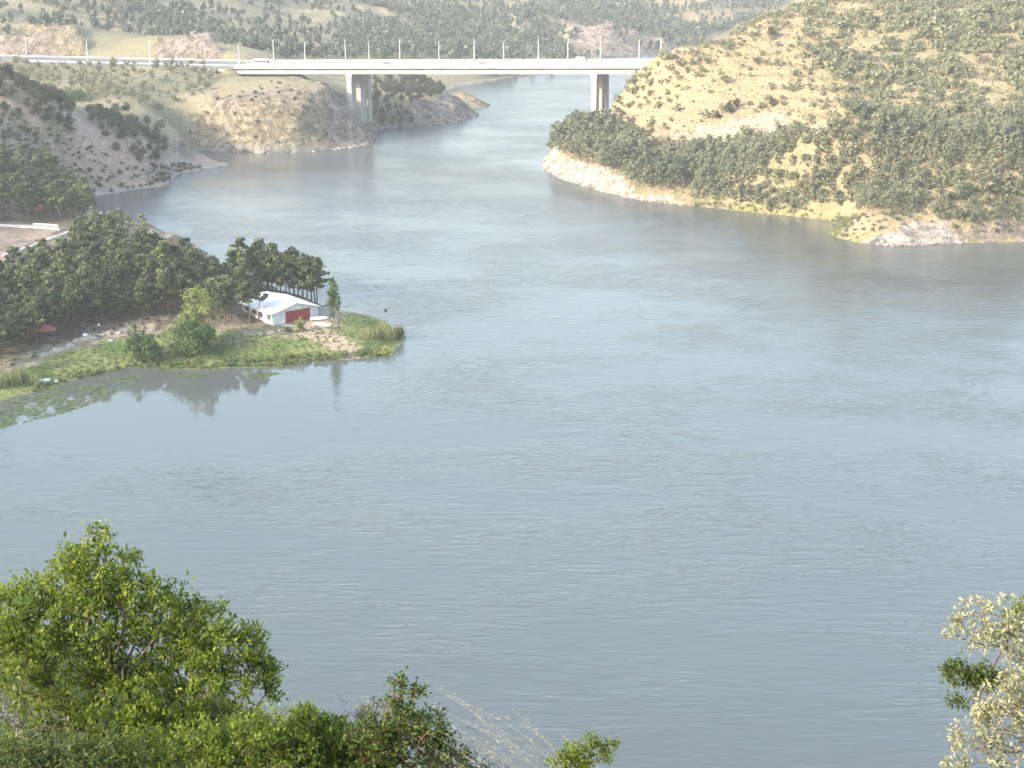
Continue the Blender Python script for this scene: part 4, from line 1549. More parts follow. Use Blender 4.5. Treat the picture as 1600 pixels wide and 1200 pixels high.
for p, px, py, s in belt_o:
    ow = 'near the right border' if px > 1480 else 'above the promontory' if px > 1300 else 'beyond the headland stand'
    place_tree('oak_tree', OAKS[rng.randrange(5)], p, s, rng.uniform(0, 6.28), label=size_word(s, .85, 1.15) + ' round grey-green oak among the belt pines ' + ow, cat='oak tree', group='oaks among the right-hand pines')

# ------------------------------------------------------------------ scrub on the right hill
def hill_density(x, y, a, b):
    gold = in_poly(a, b, Z_GOLD[0])
    n = vnoise(x / 14, y / 14, 95)
    edge = b < 200 - (a - 960) * .62
    return np.where(gold, np.where(edge, .6, .07) * (.4 + n), (.18 + .8 * smooth((n - .3) * 2.2)) * (.15 + 1.1 * smooth((vnoise(x / 4.5, y / 4.5, 96) - .35) * 4)))
DIRTZ = [Z_DIRT[2], Z_DIRT[3], Z_DIRT[4]]
hill = scatter([(955, 200), (958, 165), (985, 125), (1035, 92), (1180, 30), (1300, -60), (1680, -60), (1680, 186), (1330, 214), (1200, 238), (1060, 236), (1000, 235)],
               2.1, 41, (30, 260, 470, 700), 42000, density=hill_density, avoid=DIRTZ)
hill = [h_ for h_ in hill if True]
hill.sort(key=lambda e: e[0].y if in_view(e) else 9999)
hs_rest = []
for k, (p, px, py) in enumerate(hill):
    s = rng.uniform(.35, 1.05) if rng.random() < .8 else rng.uniform(1.0, 1.8)
    if in_poly(np.array([px]), np.array([py]), Z_GOLD[0])[0]:
        s *= .65
    pr = OAKS[rng.randrange(5)]
    rz = rng.uniform(0, 6.28)
    if k < 300:
        if in_poly(np.array([px]), np.array([py]), Z_GOLD[0])[0]:
            lab, grp = size_word(s, .62, 1.0) + ' shrub scattered on the golden grass slope of the right hill', 'shrubs on the golden slope'
        else:
            where = 'close to the right border' if px > 1480 else 'above the middle of the pine belt' if px > 1330 else 'between the golden slope and the pine belt'
            lab, grp = size_word(s, .62, 1.0) + ' grey-green shrub on the right hill ' + where, 'shrubs on the scrub slope'
        place_tree('shrub', pr, p, s, rz, parts=False, label=lab, cat='shrub', group=grp)
    else:
        hs_rest.append((pr, p, s, rz))
merged('scrub', hs_rest, M_OAK, .24, 1.85, label='grey-green scrub covering the upper right hill', cat='scrub')
for px, py, s, lab in [(1205, 60, 1.6, 'single dark bush high on the golden slope'), (1207, 168, 1.4, 'dark round bush beside the track across the right hill'),
                       (1140, 178, 1.7, 'dark bush above the bare cut of the track'), (1150, 170, 1.4, 'smaller dark bush upslope of the bare track cut'), (1120, 188, 1.3, 'leftmost dark bush above the bare track cut')]:
    place_tree('bush', DARK[rng.randrange(4)], hit(px, py), s * .5, rng.uniform(0, 6), label=lab, cat='bush')
hill_t = scatter([(955, 200), (958, 165), (985, 125), (1035, 92), (1180, 30), (1300, -60), (1680, -60), (1680, 320), (1330, 318), (1060, 305), (1000, 235)], 1.6, 42, (30, 240, 440, 700), 26000)
HT = [make_bushy(290 + i, .55, 1.1, M_REED, .0, 5, .3, 3) for i in range(3)]
merged('hill_grass', [(HT[rng.randrange(3)], p, rng.uniform(.5, 1.4), rng.uniform(0, 6)) for p, a, b in hill_t], M_DRY, 1, 1, label='dry grass tufts over the right hill', cat='grass')
PS = [make_bushy(295 + i, 1.1, 1.9, M_OAK, .0, 14, .3, 9) for i in range(3)]
for p, px, py in scatter([(1292, 346), (1350, 336), (1440, 330), (1520, 345), (1610, 350), (1610, 368), (1500, 362), (1430, 346), (1340, 372), (1300, 372)], 1.7, 44, (80, 170, 425, 470), 5000, density=lambda x, y, a, b: .2 + .8 * smooth((vnoise(x / 6, y / 6, 88) - .3) * 3)):
    s = rng.uniform(.4, 1.2)
    place_tree('waterside_shrub', PS[rng.randrange(3)], p, s, rng.uniform(0, 6.28), parts=False, label=size_word(s, .62, .95) + ' olive shrub on the back of the small rocky promontory', cat='shrub', group='shrubs on the promontory')
# yellow-green waterside growth of the right shore
reed_r = scatter([(1070, 316), (1150, 322), (1230, 326), (1310, 334), (1345, 340), (1330, 352), (1300, 376), (1290, 340), (1220, 340), (1150, 333), (1065, 325)], 1.3, 43, (60, 170, 400, 520), 9000, zmin=.05)
RD = [make_bushy(300 + i, 1.5, 2.2, M_YEL, .0, 14, .28, 8) for i in range(3)]
merged('waterside_growth', [(RD[rng.randrange(3)], p, rng.uniform(.5, 1.1), rng.uniform(0, 6)) for p, a, b in reed_r], M_REED, 1, 1, label='yellow-green growth along the right-hand waterline', cat='reeds')

# ------------------------------------------------------------------ left slope: dark trees and scrub
for poly, sp, lab, grp, b in [
    ([(-30, 112), (40, 122), (112, 168), (112, 205), (60, 195), (-30, 170)], 3.4, 'dark tree in the clump along the crest of the shaded left ridge', 'dark trees on the left ridge', (-230, -100, 500, 580)),
    ([(135, 180), (200, 178), (252, 205), (266, 250), (215, 262), (160, 225)], 3.6, 'dark tree in the hollow between the left ridge and the bridge hill', 'dark trees in the hollow', (-200, -90, 510, 640)),
    ([(584, 118), (705, 118), (690, 150), (645, 165), (645, 196), (604, 202), (585, 188)], 4.2, 'hazy tree on the bank just beyond the left pier', 'trees beyond the left pier', (-100, -10, 690, 860))]:
    for p, px, py in scatter(poly, sp, 51, b, 5000):
        s = rng.uniform(.5, .95)
        place_tree('leafy_tree', DARK[rng.randrange(4)], p, s, rng.uniform(0, 6.28), label=size_word(s, .62, .82) + ' ' + lab, cat='tree', group=grp)
sc = scatter([(-30, 330), (-30, 165), (0, 160), (110, 200), (200, 262), (262, 258), (350, 254), (275, 290), (200, 298), (125, 312), (60, 290)], 1.45, 53, (-200, -80, 450, 580), 22000, density=lambda x, y, a, b: .25 + .75 * smooth((vnoise(x / 8, y / 8, 77) - .3) * 3))
sc.sort(key=lambda e: e[0].y)
low_rest = []
for k, (p, px, py) in enumerate(sc):
    s = rng.uniform(.5, 1.7)
    if k < 280:
        place_tree('low_shrub', LOW[rng.randrange(4)], p, s, rng.uniform(0, 6.28), parts=False, label=('tiny' if s < .85 else 'broad' if s > 1.3 else 'low') + ' dark shrub on the stony shaded slope ' + ('near the left border' if px < 90 else 'near the waterline' if py > 255 else 'below the dark trees'), cat='shrub', group='shrubs on the shaded slope')
    else:
        low_rest.append((LOW[rng.randrange(4)], p, s, rng.uniform(0, 6.28)))
merged('scrub', low_rest, M_SCRUB, 1, 1, label='rest of the small scrub on the shaded slope', cat='scrub')
for p, px, py in scatter([(-20, 100), (330, 102), (345, 118), (320, 150), (260, 175), (140, 165), (60, 130), (-20, 112)], 4.2, 55, (-260, -90, 580, 700), 8000, density=lambda x, y, a, b: .15 + .85 * smooth((vnoise(x / 16, y / 16, 83) - .35) * 3)):
    s = rng.uniform(.35, 1.2)
    place_tree('roadside_shrub', ROAD[rng.randrange(3)], p, s, rng.uniform(0, 6.28), label=size_word(s, .6, .95) + ' shrub ' + ('just under the approach road' if py < 118 else 'in the hollow below the approach road') + (' near the left border' if px < 110 else ' towards the bridge head' if px > 220 else ' near the bright green tree'), cat='shrub', group='shrubs below the approach road')
BRT = make_bushy(271, 5.0, 7.5, M_LUSH, .05, 40, .36, 36)
place_tree('leafy_tree', BRT, hit(118, 158), 1.0, 0, label='bright green broad tree below the approach road at left', cat='tree')
for p, px, py in scatter([(280, 230), (330, 160), (430, 125), (500, 150), (560, 205), (480, 230)], 5.0, 57, (-150, -50, 600, 680), 3000, density=lambda x, y, a, b: .45):
    place_tree('heath_tuft', LOW[rng.randrange(4)], p, rng.uniform(.6, 1.5), rng.uniform(0, 6.28), parts=False, label='small tuft of scrub on the rocky bridge hill', cat='shrub', group='shrubs on the bridge hill')

# ------------------------------------------------------------------ far woods behind the bridge
def far_density(x, y, a, b):
    n = fbm(x / 120, y / 120, 3, 97)
    dense = in_poly(a, b, [(520, 30), (640, 40), (760, 30), (860, 50), (760, 112), (540, 112)]) | \
        in_poly(a, b, [(830, 0), (1100, 15), (1180, -20), (1180, 70), (1060, 70), (950, 40), (840, 28)])
    rocky = zone(a, b, Z_ROCK + Z_GOLD + Z_KNOB)
    return np.where(rocky, .06, np.where(dense, .9, .10 + .65 * smooth((n - .42) * 6)))
far = scatter([(-60, 62), (140, 48), (230, 60), (340, 62), (360, 92), (700, 92), (700, 128), (860, 116), (1100, 72), (1300, 60), (1300, -40), (-60, -40)], 3.9, 61, (-480, 420, 745, 1600), 42000, density=far_density)
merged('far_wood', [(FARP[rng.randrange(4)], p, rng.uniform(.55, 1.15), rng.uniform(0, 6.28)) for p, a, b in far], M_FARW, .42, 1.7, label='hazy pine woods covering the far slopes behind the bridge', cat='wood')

# ------------------------------------------------------------------ plants on the peninsula lawn
TREE_G = make_bushy(311, 8.4, 10.5, M_LUSH, .06, 60, .42, 60)
TREE_Y = make_bushy(312, 9.6, 7.0, M_YEL, .12, 46, .40, 44)
TREE_S = make_bushy(313, 7.0, 5.6, M_LUSH, .04, 50, .36, 44)
TREE_S2 = make_bushy(314, 5.0, 5.6, M_LUSH, .02, 46, .36, 36)
POPL = make_bushy(315, 10.2, 2.9, M_LUSH, .05, 40, .28, 64, .6, .25)
YOUNG = make_bushy(316, 3.4, 2.4, M_YEL, .10, 36, .26, 20)
place_tree('leafy_tree', TREE_Y, hit(310, 536), 1.22, 1.0, label='yellow-green tree rising behind the big round green tree', cat='tree')
place_tree('leafy_tree', TREE_G, hit(304, 552), 1.0, 0.4, label='big round dense green tree on the lawn left of the shed', cat='tree')
place_tree('leafy_tree', TREE_S, hit(218, 562), 1.0, 2.0, label='upright dark green tree at the lawn edge left of the big round tree', cat='tree')
place_tree('leafy_tree', TREE_S2, hit(234, 567), 1.0, 3.0, label='small rounded green bush leaning on the upright tree by the lawn edge', cat='bush')
place_tree('poplar_tree', POPL, hit(522, 500), 1.0, 0.0, label='slender poplar at the right end of the shed', cat='poplar')
place_tree('leafy_tree', YOUNG, hit(468, 519), .95, 0.0, label='small young tree in front of the red shed doors', cat='tree')
place_tree('bush', LOW[0], hit(448, 519), 1.4, 0.0, parts=False, label='low dark bush at the shed corner in front of the gable', cat='bush')
place_tree('bush', DARK[0], hit(512, 488), .45, 0.0, label='dark bush between the yard wall and the poplar', cat='bush')
YB = make_bushy(317, 1.5, 5.0, M_YEL, .0, 30, .26, 26)
place_tree('bush', YB, hit(600, 553), 1.0, R(20), parts=False, label='bright yellow-green low bush at the waterline of the peninsula tip', cat='bush')

def reed_clump(seed, n, h, spread, mat, blade=.05):
    rs = np.random.RandomState(seed)
    V, F_, T = [], [], []
    for i in range(n):
        x, y = rs.normal(0, spread, 2)
        hh = h * rs.uniform(.5, 1.1)
        a = rs.uniform(0, 6.28)
        lean = rs.normal(0, .14, 2) * hh
        w = blade * rs.uniform(.6, 1.4)
        ca, sa = math.cos(a) * w, math.sin(a) * w
        b = len(V) * 1
        base = len(V)
        V += [(x - ca, y - sa, -.1), (x + ca, y + sa, -.1), (x + lean[0] * .45 + ca * .8, y + lean[1] * .45 + sa * .8, hh * .55),
              (x + lean[0] * .45 - ca * .8, y + lean[1] * .45 - sa * .8, hh * .55), (x + lean[0], y + lean[1], hh)]
        F_.append((base, base + 1, base + 2, base + 3))
        F_.append((base + 3, base + 2, base + 4, base + 4))
        tt = rs.uniform(0, 1)
        T += [(tt, rs.uniform(.8, 1.2), 0)] * 5
    q = np.array([f for f in F_[0::2]])
    t3 = np.array([f[:3] for f in F_[1::2]])
    return mesh_np('reeds', np.array(V), [q, t3], mat, False, np.array(T))
RE = [reed_clump(320 + i, 70, 2.6, .7, M_REED, .07) for i in range(3)]
for k, (px, py, s) in enumerate([(576, 524, .9), (585, 527, 1.0), (594, 526, .9), (606, 530, .9), (614, 528, 1.1), (622, 526, 1.0), (626, 520, .8), (598, 516, .8), (10, 596, 1.0), (22, 600, 1.1), (34, 594, 1.2), (44, 596, .9), (56, 600, .9), (2, 605, 1.1)]):
    o = link('reed_clump', RE[k % 3], None, hit(px, py), rng.uniform(0, 6))
    o.scale = (s, s, s)
    tag(o, 'tall thin reed clump at the tip of the peninsula' if px > 300 else 'tall thin reed clump on the bank at the left border', 'reeds', 'reed clumps at the tip' if px > 300 else 'reed clumps at the left border')
place_tree('bush', DARK[1], hit(624, 530), .5, 1.0, label='dark twiggy bush hanging over the water at the peninsula tip', cat='bush')
# lush strip along the lawn's waterline and meadow tufts
strip = scatter([(40, 610), (130, 585), (240, 566), (330, 564), (440, 560), (540, 552), (600, 546), (600, 558), (540, 566), (400, 580), (240, 582), (60, 618)], .75, 71, (-110, -15, 270, 330), 9000, zmin=.02)
RL = [make_bushy(330 + i, .9, 1.4, M_GRASS, .0, 14, .22, 7) for i in range(3)]
merged('waterside_growth', [(RL[rng.randrange(3)], p, rng.uniform(.5, 1.25), rng.uniform(0, 6)) for p, a, b in strip], M_GRASS, 1, 1, label='lush green growth along the waterline of the lawn', cat='reeds')
tufts = scatter([(0, 600), (60, 575), (110, 548), (200, 522), (330, 524), (440, 524), (520, 500), (600, 500), (625, 530), (590, 548), (440, 560), (240, 570), (60, 612)], .9, 73, (-115, -10, 280, 352), 9000)
TF = [make_bushy(340 + i, .35, .8, M_GRASS, .0, 8, .16, 5) for i in range(3)]
merged('meadow_grass', [(TF[rng.randrange(3)], p, rng.uniform(.5, 1.3), rng.uniform(0, 6)) for p, a, b in tufts], M_GRASS, 1, 1, label='tufts of grass over the lawn of the peninsula', cat='grass')
under = scatter([(-20, 590), (0, 470), (200, 480), (370, 480), (420, 505), (260, 512), (110, 535)], 1.6, 75, (-150, -45, 285, 390), 5000)
merged('undergrowth', [(LOW[rng.randrange(4)], p, rng.uniform(.3, .8), rng.uniform(0, 6)) for p, a, b in under], M_SCRUB, .8, 1, label='low undergrowth between the trunks of the grove', cat='undergrowth')

# ------------------------------------------------------------------ water lilies
M_LILY = leaf_mat('lily_pads', (0.058, 0.092, 0.034), (0.155, 0.188, 0.082), .15, .6)
def pads(seed, pts, r0, r1):
    rs = np.random.RandomState(seed)
    V, F3, T = [], [], []
    for (x, y) in pts:
        r = rs.uniform(r0, r1)
        a0 = rs.uniform(0, 6.28)
        b = len(V)
        tt, br = rs.uniform(0, 1), rs.uniform(.75, 1.2)
        z = .012 + rs.uniform(0, .02)
        V.append((x, y, z - .006))
        k = 9
        lift = rs.uniform(0, .12) if rs.rand() < .35 else .0
        for i in range(k):
            a = a0 + .25 + (6.28 - .5) * i / (k - 1)
            V.append((x + math.cos(a) * r, y + math.sin(a) * r, z + lift * max(0, math.cos(a - a0))))
        for i in range(k - 1):
            F3.append((b, b + 1 + i, b + 2 + i))
        T += [(tt, br, 0)] * (k + 1)
    return np.array(V), np.array(F3), np.array(T)
def water_pts(poly, n, seed, dens=None):
    r = random.Random(seed)
    xs = [q[0] for q in poly]
    ysx = [q[1] for q in poly]
    out = []
    while len(out) < n:
        px, py = r.uniform(min(xs), max(xs)), r.uniform(min(ysx), max(ysx))
        if in_poly(np.array([px]), np.array([py]), poly)[0]:
            w_ = W(px, py)
            if drop(w_.x, w_.y) < -.02 and r.random() < (dens(w_.x, w_.y) if dens else 1):
                out.append((w_.x, w_.y))
    return out
v, f, t = pads(1, water_pts([(-40, 668), (-40, 632), (0, 630), (60, 616), (130, 597), (200, 582), (224, 584), (205, 604), (160, 622), (120, 640), (60, 656), (0, 668)], 1250, 5,
                           lambda x, y: .15 + .85 * float(smooth((vnoise(x / 2.2, y / 2.2, 9) - .3) * 3))), .22, .5)
o = link('lily_pads', mesh_np('lily_pads', v, f, M_LILY, False, t))
tag(o, 'broad carpet of water lily pads along the left shore', 'lily pads', kind='stuff')
for k, (cx, cy, rx, ry, n, lab) in enumerate([(404, 586, 20, 4.5, 130, 'oval raft of pale lily pads alone off the lawn'), (300, 587, 22, 3.5, 90, 'thin raft of lily pads below the big round tree'),
                                              (262, 577, 20, 3, 80, 'streak of lily pads at the bank left of the big round tree'), (430, 584, 6, 2, 12, 'tiny raft of lily pads right of the oval raft')]):
    pts = water_pts([(cx + rx * math.cos(a * .5), cy + ry * math.sin(a * .5)) for a in range(13)], n, 20 + k)
    c = np.mean(np.array(pts), 0)
    v, f, t = pads(30 + k, [(x - c[0], y - c[1]) for x, y in pts], .25, .55)
    o = link('lily_pad_raft', mesh_np('lily_pad_raft', v, f, M_LILY, False, t), None, (c[0], c[1], 0))
    tag(o, lab, 'lily pads', 'rafts of lily pads')
# ------------------------------------------------------------------ shrubs on the slope under the camera
def grow(name, base_px, blobs, Y, n_pts, leaf, mat, seed, lab, cat='bush', leaves_per=9, r_tip=.0022, twig_mat=None, depth=1.0, bare=0.0, extra_base=None,
         curl=.25, grp=None, leaf_asp=2.3, spread_n=3, power=.5, exp=.35):
    """branch skeleton grown from the stem towards points in the crown; leaves sit along the outer twigs.
    blobs: (px, py, rx, ry) in photo pixels at the distance Y, made as deep as they are wide"""
    rs = np.random.RandomState(seed)
    base = np.array(AT(base_px[0], base_px[1], Y))
    base[2] = drop(base[0], base[1]) - .05
    pts = []
    area = np.array([b[2] * b[3] for b in blobs], float)
    num = np.maximum(3, (n_pts * area / area.sum())).astype(int)
    for b, k in zip(blobs, num):
        dy = b[4] if len(b) > 4 else 0.0
        c = np.array(AT(b[0], b[1], Y + dy))
        dep = (c[1] * CP - (c[2] - CAM_Z) * SP)
        m_ = dep / F_PX
        q = in_ball(rs, k, power)
        q = q * np.array([b[2] * m_, (b[2] + b[3]) * .5 * m_ * depth, b[3] * m_])
        pts.append(c + q)
    pts = np.concatenate(pts)
    order = np.argsort(np.linalg.norm(pts - base, axis=1) + rs.normal(0, .05, len(pts)))
    pts = pts[order]
    cap = len(pts) * 14 + 30
    node = np.zeros((cap, 3))
    par = np.full(cap, -1, int)
    plen = np.zeros(cap)
    node[0] = base
    n = 1
    tips = []
    scale = np.linalg.norm(pts - base, axis=1).max()
    step = scale * .07
    for p in pts:
        d = np.linalg.norm(node[:n] - p, axis=1)
        cost = d + .28 * plen[:n]
        j = int(np.argmin(cost))
        a = node[j]
        L = np.linalg.norm(p - a)
        k = max(1, min(12, int(L / step)))
        side = rs.normal(0, 1, 3) * L * .10
        prev = j
        for i in range(1, k + 1):
            f = i / k
            q = a + (p - a) * f + side * math.sin(math.pi * f) + np.array([0, 0, -.05 * L * math.sin(math.pi * f)])
            if i < k:
                q = q + rs.normal(0, .012 * scale * .5, 3)
            node[n] = q
            par[n] = prev
            plen[n] = plen[prev] + np.linalg.norm(q - node[prev])
            prev = n
            n += 1
        tips.append(prev)
    cnt_ = np.zeros(n)
    for t in tips:
        cnt_[t] += 1
    for i in range(n - 1, 0, -1):
        cnt_[par[i]] += cnt_[i]
    rad = r_tip * np.maximum(cnt_, 1) ** exp
    segs = [(node[par[i]] - base, node[i] - base, max(rad[par[i]] * .8, rad[i]) if cnt_[par[i]] > cnt_[i] * 3 else rad[par[i]], rad[i]) for i in range(1, n)]
    v, f = tubes_np(segs, 4)
    root = empty(name, tuple(base), 0, label=lab, cat=cat, group=grp)
    link('branches', mesh_np('branches', v, f, twig_mat or M_TWIG, True), root)
    if leaves_per > 0:
        P, D = [], []
        for i in range(1, n):
            if cnt_[i] <= spread_n and rs.rand() > bare:
                k = leaves_per if cnt_[i] <= 1 else max(1, leaves_per // 2)
                a, b = node[par[i]], node[i]
                ff = rs.uniform(0, 1.12, k)[:, None]
                P.append(a + (b - a) * ff)
                D.append(np.repeat((b - a)[None], k, 0))
        P = np.concatenate(P) - base
        P = P + rs.normal(0, leaf * .55, P.shape)
        D = np.concatenate(D)
        D /= np.linalg.norm(D, axis=1)[:, None] + 1e-9
        m = len(P)
        d = D * .7 + rs.normal(0, .7, (m, 3)) + np.array([0, 0, .25])
        d /= np.linalg.norm(d, axis=1)[:, None]
        sd = np.cross(d, rs.normal(0, 1, (m, 3)) * .8 + np.array([0, 0, 1.2]))
        sd /= np.linalg.norm(sd, axis=1)[:, None] + 1e-9
        up = np.cross(sd, d)
        L = (leaf * rs.uniform(.6, 1.25, m))[:, None]
        Wd = L / leaf_asp
        s0 = P + d * L * .08
        tip = P + d * L * 1.05 - up * L * curl * rs.uniform(0, 1, (m, 1))
        ml = P + d * L * .5 + sd * Wd * .5 + up * L * .10
        mr = P + d * L * .5 - sd * Wd * .5 + up * L * .10
        mc = P + d * L * .52
        V = np.stack([s0, ml, tip, mr, mc], 1).reshape(-1, 3)
        b0 = (np.arange(m) * 5)[:, None]
        F3 = np.concatenate([b0 + np.array([[0, 4, 1]]), b0 + np.array([[1, 4, 2]]), b0 + np.array([[2, 4, 3]]), b0 + np.array([[3, 4, 0]])])
        T = np.zeros((m, 5, 3))
        T[:, :, 0] = np.clip(.5 + rs.normal(0, .28, m), 0, 1)[:, None]
        T[:, :, 1] = rs.uniform(.75, 1.2, m)[:, None]
        link('leaves', mesh_np('leaves', V, F3, mat, False, T.reshape(-1, 3)), root)
    return root

def grass_seed(px, py, top, n, Y, seed, lab, sway=(-.5, .2)):
    """thin pale stalks with feathery seed heads"""
    rs = np.random.RandomState(seed)
    b0 = AT(px, py, Y)
    root = empty('feather_grass', tuple(b0), 0, label=lab, cat='grass', group='pale feather grass on the near slope')
    for i in range(n):
        bx = rs.normal(0, .30)
        by = rs.normal(0, .22)
        h = top * rs.uniform(.55, 1.1)
        lx = rs.uniform(*sway) * h * .9
        ly = rs.uniform(-.15, .15) * h
        segs = []
        pts = []
        for k in range(9):
            f = k / 8
            pts.append(np.array([bx + lx * f ** 1.5, by + ly * f, h * f * (1 - .12 * f)]))
        for a, b in zip(pts[:-1], pts[1:]):
            segs.append((a, b, .0016, .0012))
        for k in range(14):
            f = rs.uniform(.25, 1.0)
            i0 = min(int(f * 8), 7)
            c = pts[i0] + (pts[i0 + 1] - pts[i0]) * (f * 8 - i0)
            e = c + np.array([rs.normal(0, .018), rs.normal(0, .018), rs.uniform(.0, .035)])
            segs.append((c, e, (.0045 * rs.uniform(.4, 1.3)), .0008))
        v, f_ = tubes_np(segs, 3)
        link('stalk', mesh_np('stalk', v, f_, M_STRAW, False), root)
    return root
M_STRAW = simple_mat('pale_straw', (0.38, 0.37, 0.29), 0.7, var=.15)
M_DEADL = leaf_mat('grey_dry_leaves', (0.13, 0.14, 0.14), (0.24, 0.24, 0.22), .2, hue_var=0)
M_BUSHD = leaf_mat('dark_foreground_leaves', (0.07, 0.115, 0.025), (0.15, 0.19, 0.05), .4, hue_var=0)

grow('bush', (215, 1330), [(152, 850, 26, 34), (120, 900, 50, 50), (165, 915, 70, 60), (60, 940, 80, 50, .3), (230, 945, 70, 60), (20, 1000, 90, 80, -.2), (120, 990, 110, 80),
                           (240, 1020, 110, 90, .2), (310, 990, 70, 60), (340, 1050, 75, 75, -.2), (395, 1010, 28, 50), (420, 1060, 24, 50), (80, 1090, 120, 80),
                           (210, 1110, 120, 80, -.3), (320, 1130, 100, 70), (205, 870, 14, 12)],
     13.5, 2000, .062, M_BUSH, 1, 'big bright green leafy bush filling the lower left corner', leaves_per=27, r_tip=.0028, spread_n=4)
grow('bush', (60, 1330), [(40, 1150, 90, 60), (110, 1180, 70, 50), (10, 1100, 50, 60)], 12.6, 220, .05, M_DEADL, 2, 'grey twiggy half-dead shrub under the big green bush', leaves_per=2, twig_mat=M_DEAD, bare=.5)
grow('bush', (300, 1330), [(250, 1185, 110, 40), (380, 1185, 90, 50), (330, 1160, 60, 40), (440, 1180, 60, 50), (410, 1145, 50, 40)], 12.4, 700, .05, M_BUSH, 3, 'low green bush along the bottom border right of the twiggy shrub', leaves_per=20)
grow('bush', (40, 1330), [(30, 1185, 70, 40), (110, 1190, 70, 36), (180, 1180, 50, 40)], 12.2, 420, .05, M_BUSHD, 12, 'low dark green bush in the bottom left corner in front of the twigs', leaves_per=16)
grow('bush', (490, 1330), [(474, 1132, 34, 30), (500, 1150, 46, 36), (520, 1170, 50, 40), (455, 1165, 40, 40), (550, 1185, 40, 30)], 12.8, 620, .052, M_BUSH, 4, 'small bright green bush left of the dark twiggy sprig', leaves_per=20)
grow('bush', (560, 1320), [(588, 1105, 34, 22), (565, 1120, 26, 22), (610, 1120, 24, 26)], 13.2, 160, .040, M_DEADL, 5, 'dark grey dry sprig between the two small green bushes', leaves_per=4, twig_mat=M_DEAD)
grow('bush', (590, 1350), [(622, 1068, 12, 18), (655, 1080, 18, 10), (625, 1105, 22, 24), (600, 1150, 66, 40), (660, 1140, 44, 36), (690, 1150, 22, 10), (590, 1185, 60, 40), (680, 1185, 60, 30)],
     12.6, 620, .055, M_BUSHD, 6, 'reddish-stemmed green bush with an upright sprig at the bottom border', leaves_per=17, twig_mat=simple_mat('reddish_twig', (.24, .11, .06), .8))
grow('bush', (740, 1330), [(720, 1190, 50, 22), (760, 1200, 40, 18)], 13.4, 120, .04, M_DEADL, 7, 'thin grey-green shrub at the foot of the feather grass', leaves_per=4, twig_mat=M_DEAD)
grow('bush', (905, 1300), [(925, 1160, 12, 14), (905, 1185, 34, 22), (945, 1178, 12, 20), (960, 1162, 8, 8), (880, 1195, 26, 14)], 12.8, 210, .045, M_BUSH, 8, 'small yellow-green bush alone at the middle of the bottom border', leaves_per=12)
grow('bush', (1720, 1260), [(1500, 970, 26, 18), (1485, 985, 18, 14), (1530, 950, 26, 14), (1560, 975, 40, 34), (1540, 1000, 40, 26), (1590, 1000, 40, 40), (1570, 935, 14, 12),
                            (1560, 1110, 44, 50), (1590, 1080, 40, 60), (1500, 1150, 34, 16), (1560, 1170, 60, 30), (1495, 1190, 26, 20), (1540, 1120, 30, 34), (1620, 1040, 50, 90), (1640, 1150, 60, 60)],
     11.5, 620, .050, M_PALE, 9, 'pale cream-leaved shrub leaning in from the right border', leaves_per=14, twig_mat=M_DEAD, spread_n=3)
grow('bush', (1700, 1230), [(1510, 1055, 34, 22), (1545, 1060, 36, 20), (1485, 1045, 14, 16), (1500, 1095, 26, 8)], 11.9, 230, .045, M_BUSHD, 10, 'dark olive sprig growing through the pale shrub at right', leaves_per=11)
grow('bush', (1680, 1150), [(1590, 970, 22, 20), (1600, 950, 20, 16)], 12.3, 90, .05, M_YEL, 11, 'yellow-green shoot behind the pale shrub at the right border', leaves_per=7)
grass_seed(835, 1235, .95, 24, 12.0, 1, 'tall pale feather grass arching over the water right of the small bushes', (-1.3, -.6))
grass_seed(785, 1235, .6, 12, 12.4, 3, 'shorter feather grass tuft between the bushes and the tall feather grass', (-1.2, -.5))
grass_seed(560, 1170, .55, 6, 13.6, 2, 'few pale grass stalks beside the dark dry sprig', (-.6, .3))

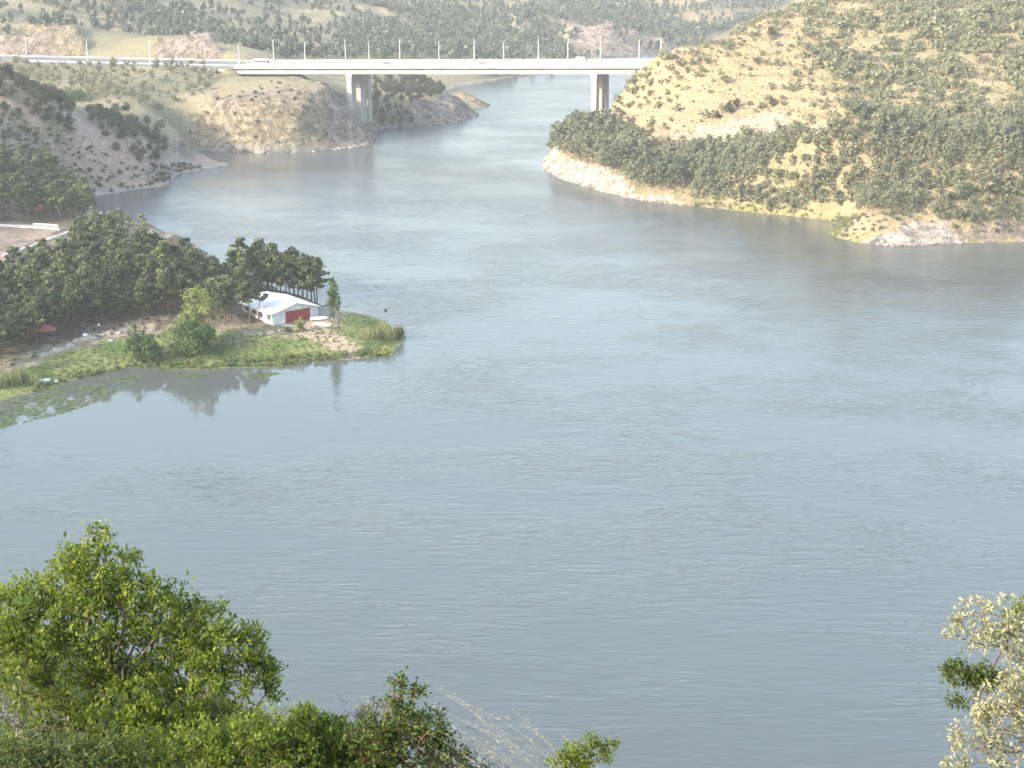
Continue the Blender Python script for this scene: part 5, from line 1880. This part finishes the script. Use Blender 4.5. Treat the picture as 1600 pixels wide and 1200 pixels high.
# ------------------------------------------------------------------ a person by the grove
def person(p, rz, lab):
    me = bpy.data.meshes.new('person')
    vs_ = [(0, 0, .95), (0, .0, 1.18), (0, 0, 1.40), (0, 0, 1.50), (0, .02, 1.62), (0, .02, 1.74),
           (.10, 0, .90), (.12, -.02, .50), (.12, .02, .08), (.12, -.12, .04),
           (-.10, 0, .90), (-.13, .06, .50), (-.14, .16, .10), (-.14, .04, .05),
           (.19, 0, 1.40), (.25, .02, 1.12), (.24, -.06, .88), (.24, -.10, .78),
           (-.19, 0, 1.40), (-.25, .02, 1.12), (-.24, -.08, .88), (-.24, -.12, .78)]
    ed = [(0, 1), (1, 2), (2, 3), (3, 4), (4, 5), (0, 6), (6, 7), (7, 8), (8, 9), (0, 10), (10, 11), (11, 12), (12, 13),
          (2, 14), (14, 15), (15, 16), (16, 17), (2, 18), (18, 19), (19, 20), (20, 21)]
    me.from_pydata(vs_, ed, [])
    o = link('person', me, None, p, rz)
    md = o.modifiers.new('skin', 'SKIN')
    rr = [.15, .14, .16, .06, .10, .09, .10, .075, .05, .04, .10, .075, .05, .04, .07, .05, .04, .04, .07, .05, .04, .04]
    for i, r in enumerate(rr):
        me.skin_vertices[0].data[i].radius = (r, r * .85)
    me.skin_vertices[0].data[0].use_root = True
    sb = o.modifiers.new('sub', 'SUBSURF')
    sb.levels = 2
    sb.render_levels = 2
    m, nt, ns, ls, out = new_mat('person_clothes')
    tc = N(nt, 'ShaderNodeTexCoord')
    sx = N(nt, 'ShaderNodeSeparateXYZ')
    ls.new(tc.outputs['Object'], sx.inputs[0])
    rp = N(nt, 'ShaderNodeValToRGB')
    rp.color_ramp.interpolation = 'CONSTANT'
    e = rp.color_ramp.elements
    e[0].position = 0
    e[0].color = (.03, .03, .035, 1)
    e[1].position = .47
    e[1].color = (.78, .78, .76, 1)
    q = e.new(.735)
    q.color = (.42, .26, .19, 1)
    q = e.new(.815)
    q.color = (.05, .035, .03, 1)
    dv = N(nt, 'ShaderNodeMath', operation='DIVIDE')
    ls.new(sx.outputs['Z'], dv.inputs[0])
    dv.inputs[1].default_value = 2.05
    ls.new(dv.outputs[0], rp.inputs[0])
    b = N(nt, 'ShaderNodeBsdfPrincipled')
    b.inputs['Roughness'].default_value = .8
    ls.new(rp.outputs[0], b.inputs['Base Color'])
    ls.new(b.outputs[0], out.inputs['Surface'])
    me.materials.append(m)
    tag(o, lab, 'person')
pp = hit(155, 516)
person((pp.x, pp.y, pp.z), R(20), 'person in a white top and dark trousers standing at the grove edge')

# ------------------------------------------------------------------ haze over the lake
m, nt, ns, ls, out = new_mat('haze_air')
pv = N(nt, 'ShaderNodeVolumePrincipled')
pv.inputs['Color'].default_value = (0.93, 0.96, 1.0, 1)
pv.inputs['Density'].default_value = HAZE
pv.inputs['Anisotropy'].default_value = 0.2
ls.new(pv.outputs[0], out.inputs['Volume'])
try:
    m.cycles.homogeneous_volume = True
except Exception:
    pass
hz = MB().box(-7500, 7500, -450, 7000, -15, 330).build('haze', m)
tag(hz, 'thin pale haze over the lake and the hills', 'haze', kind='stuff')
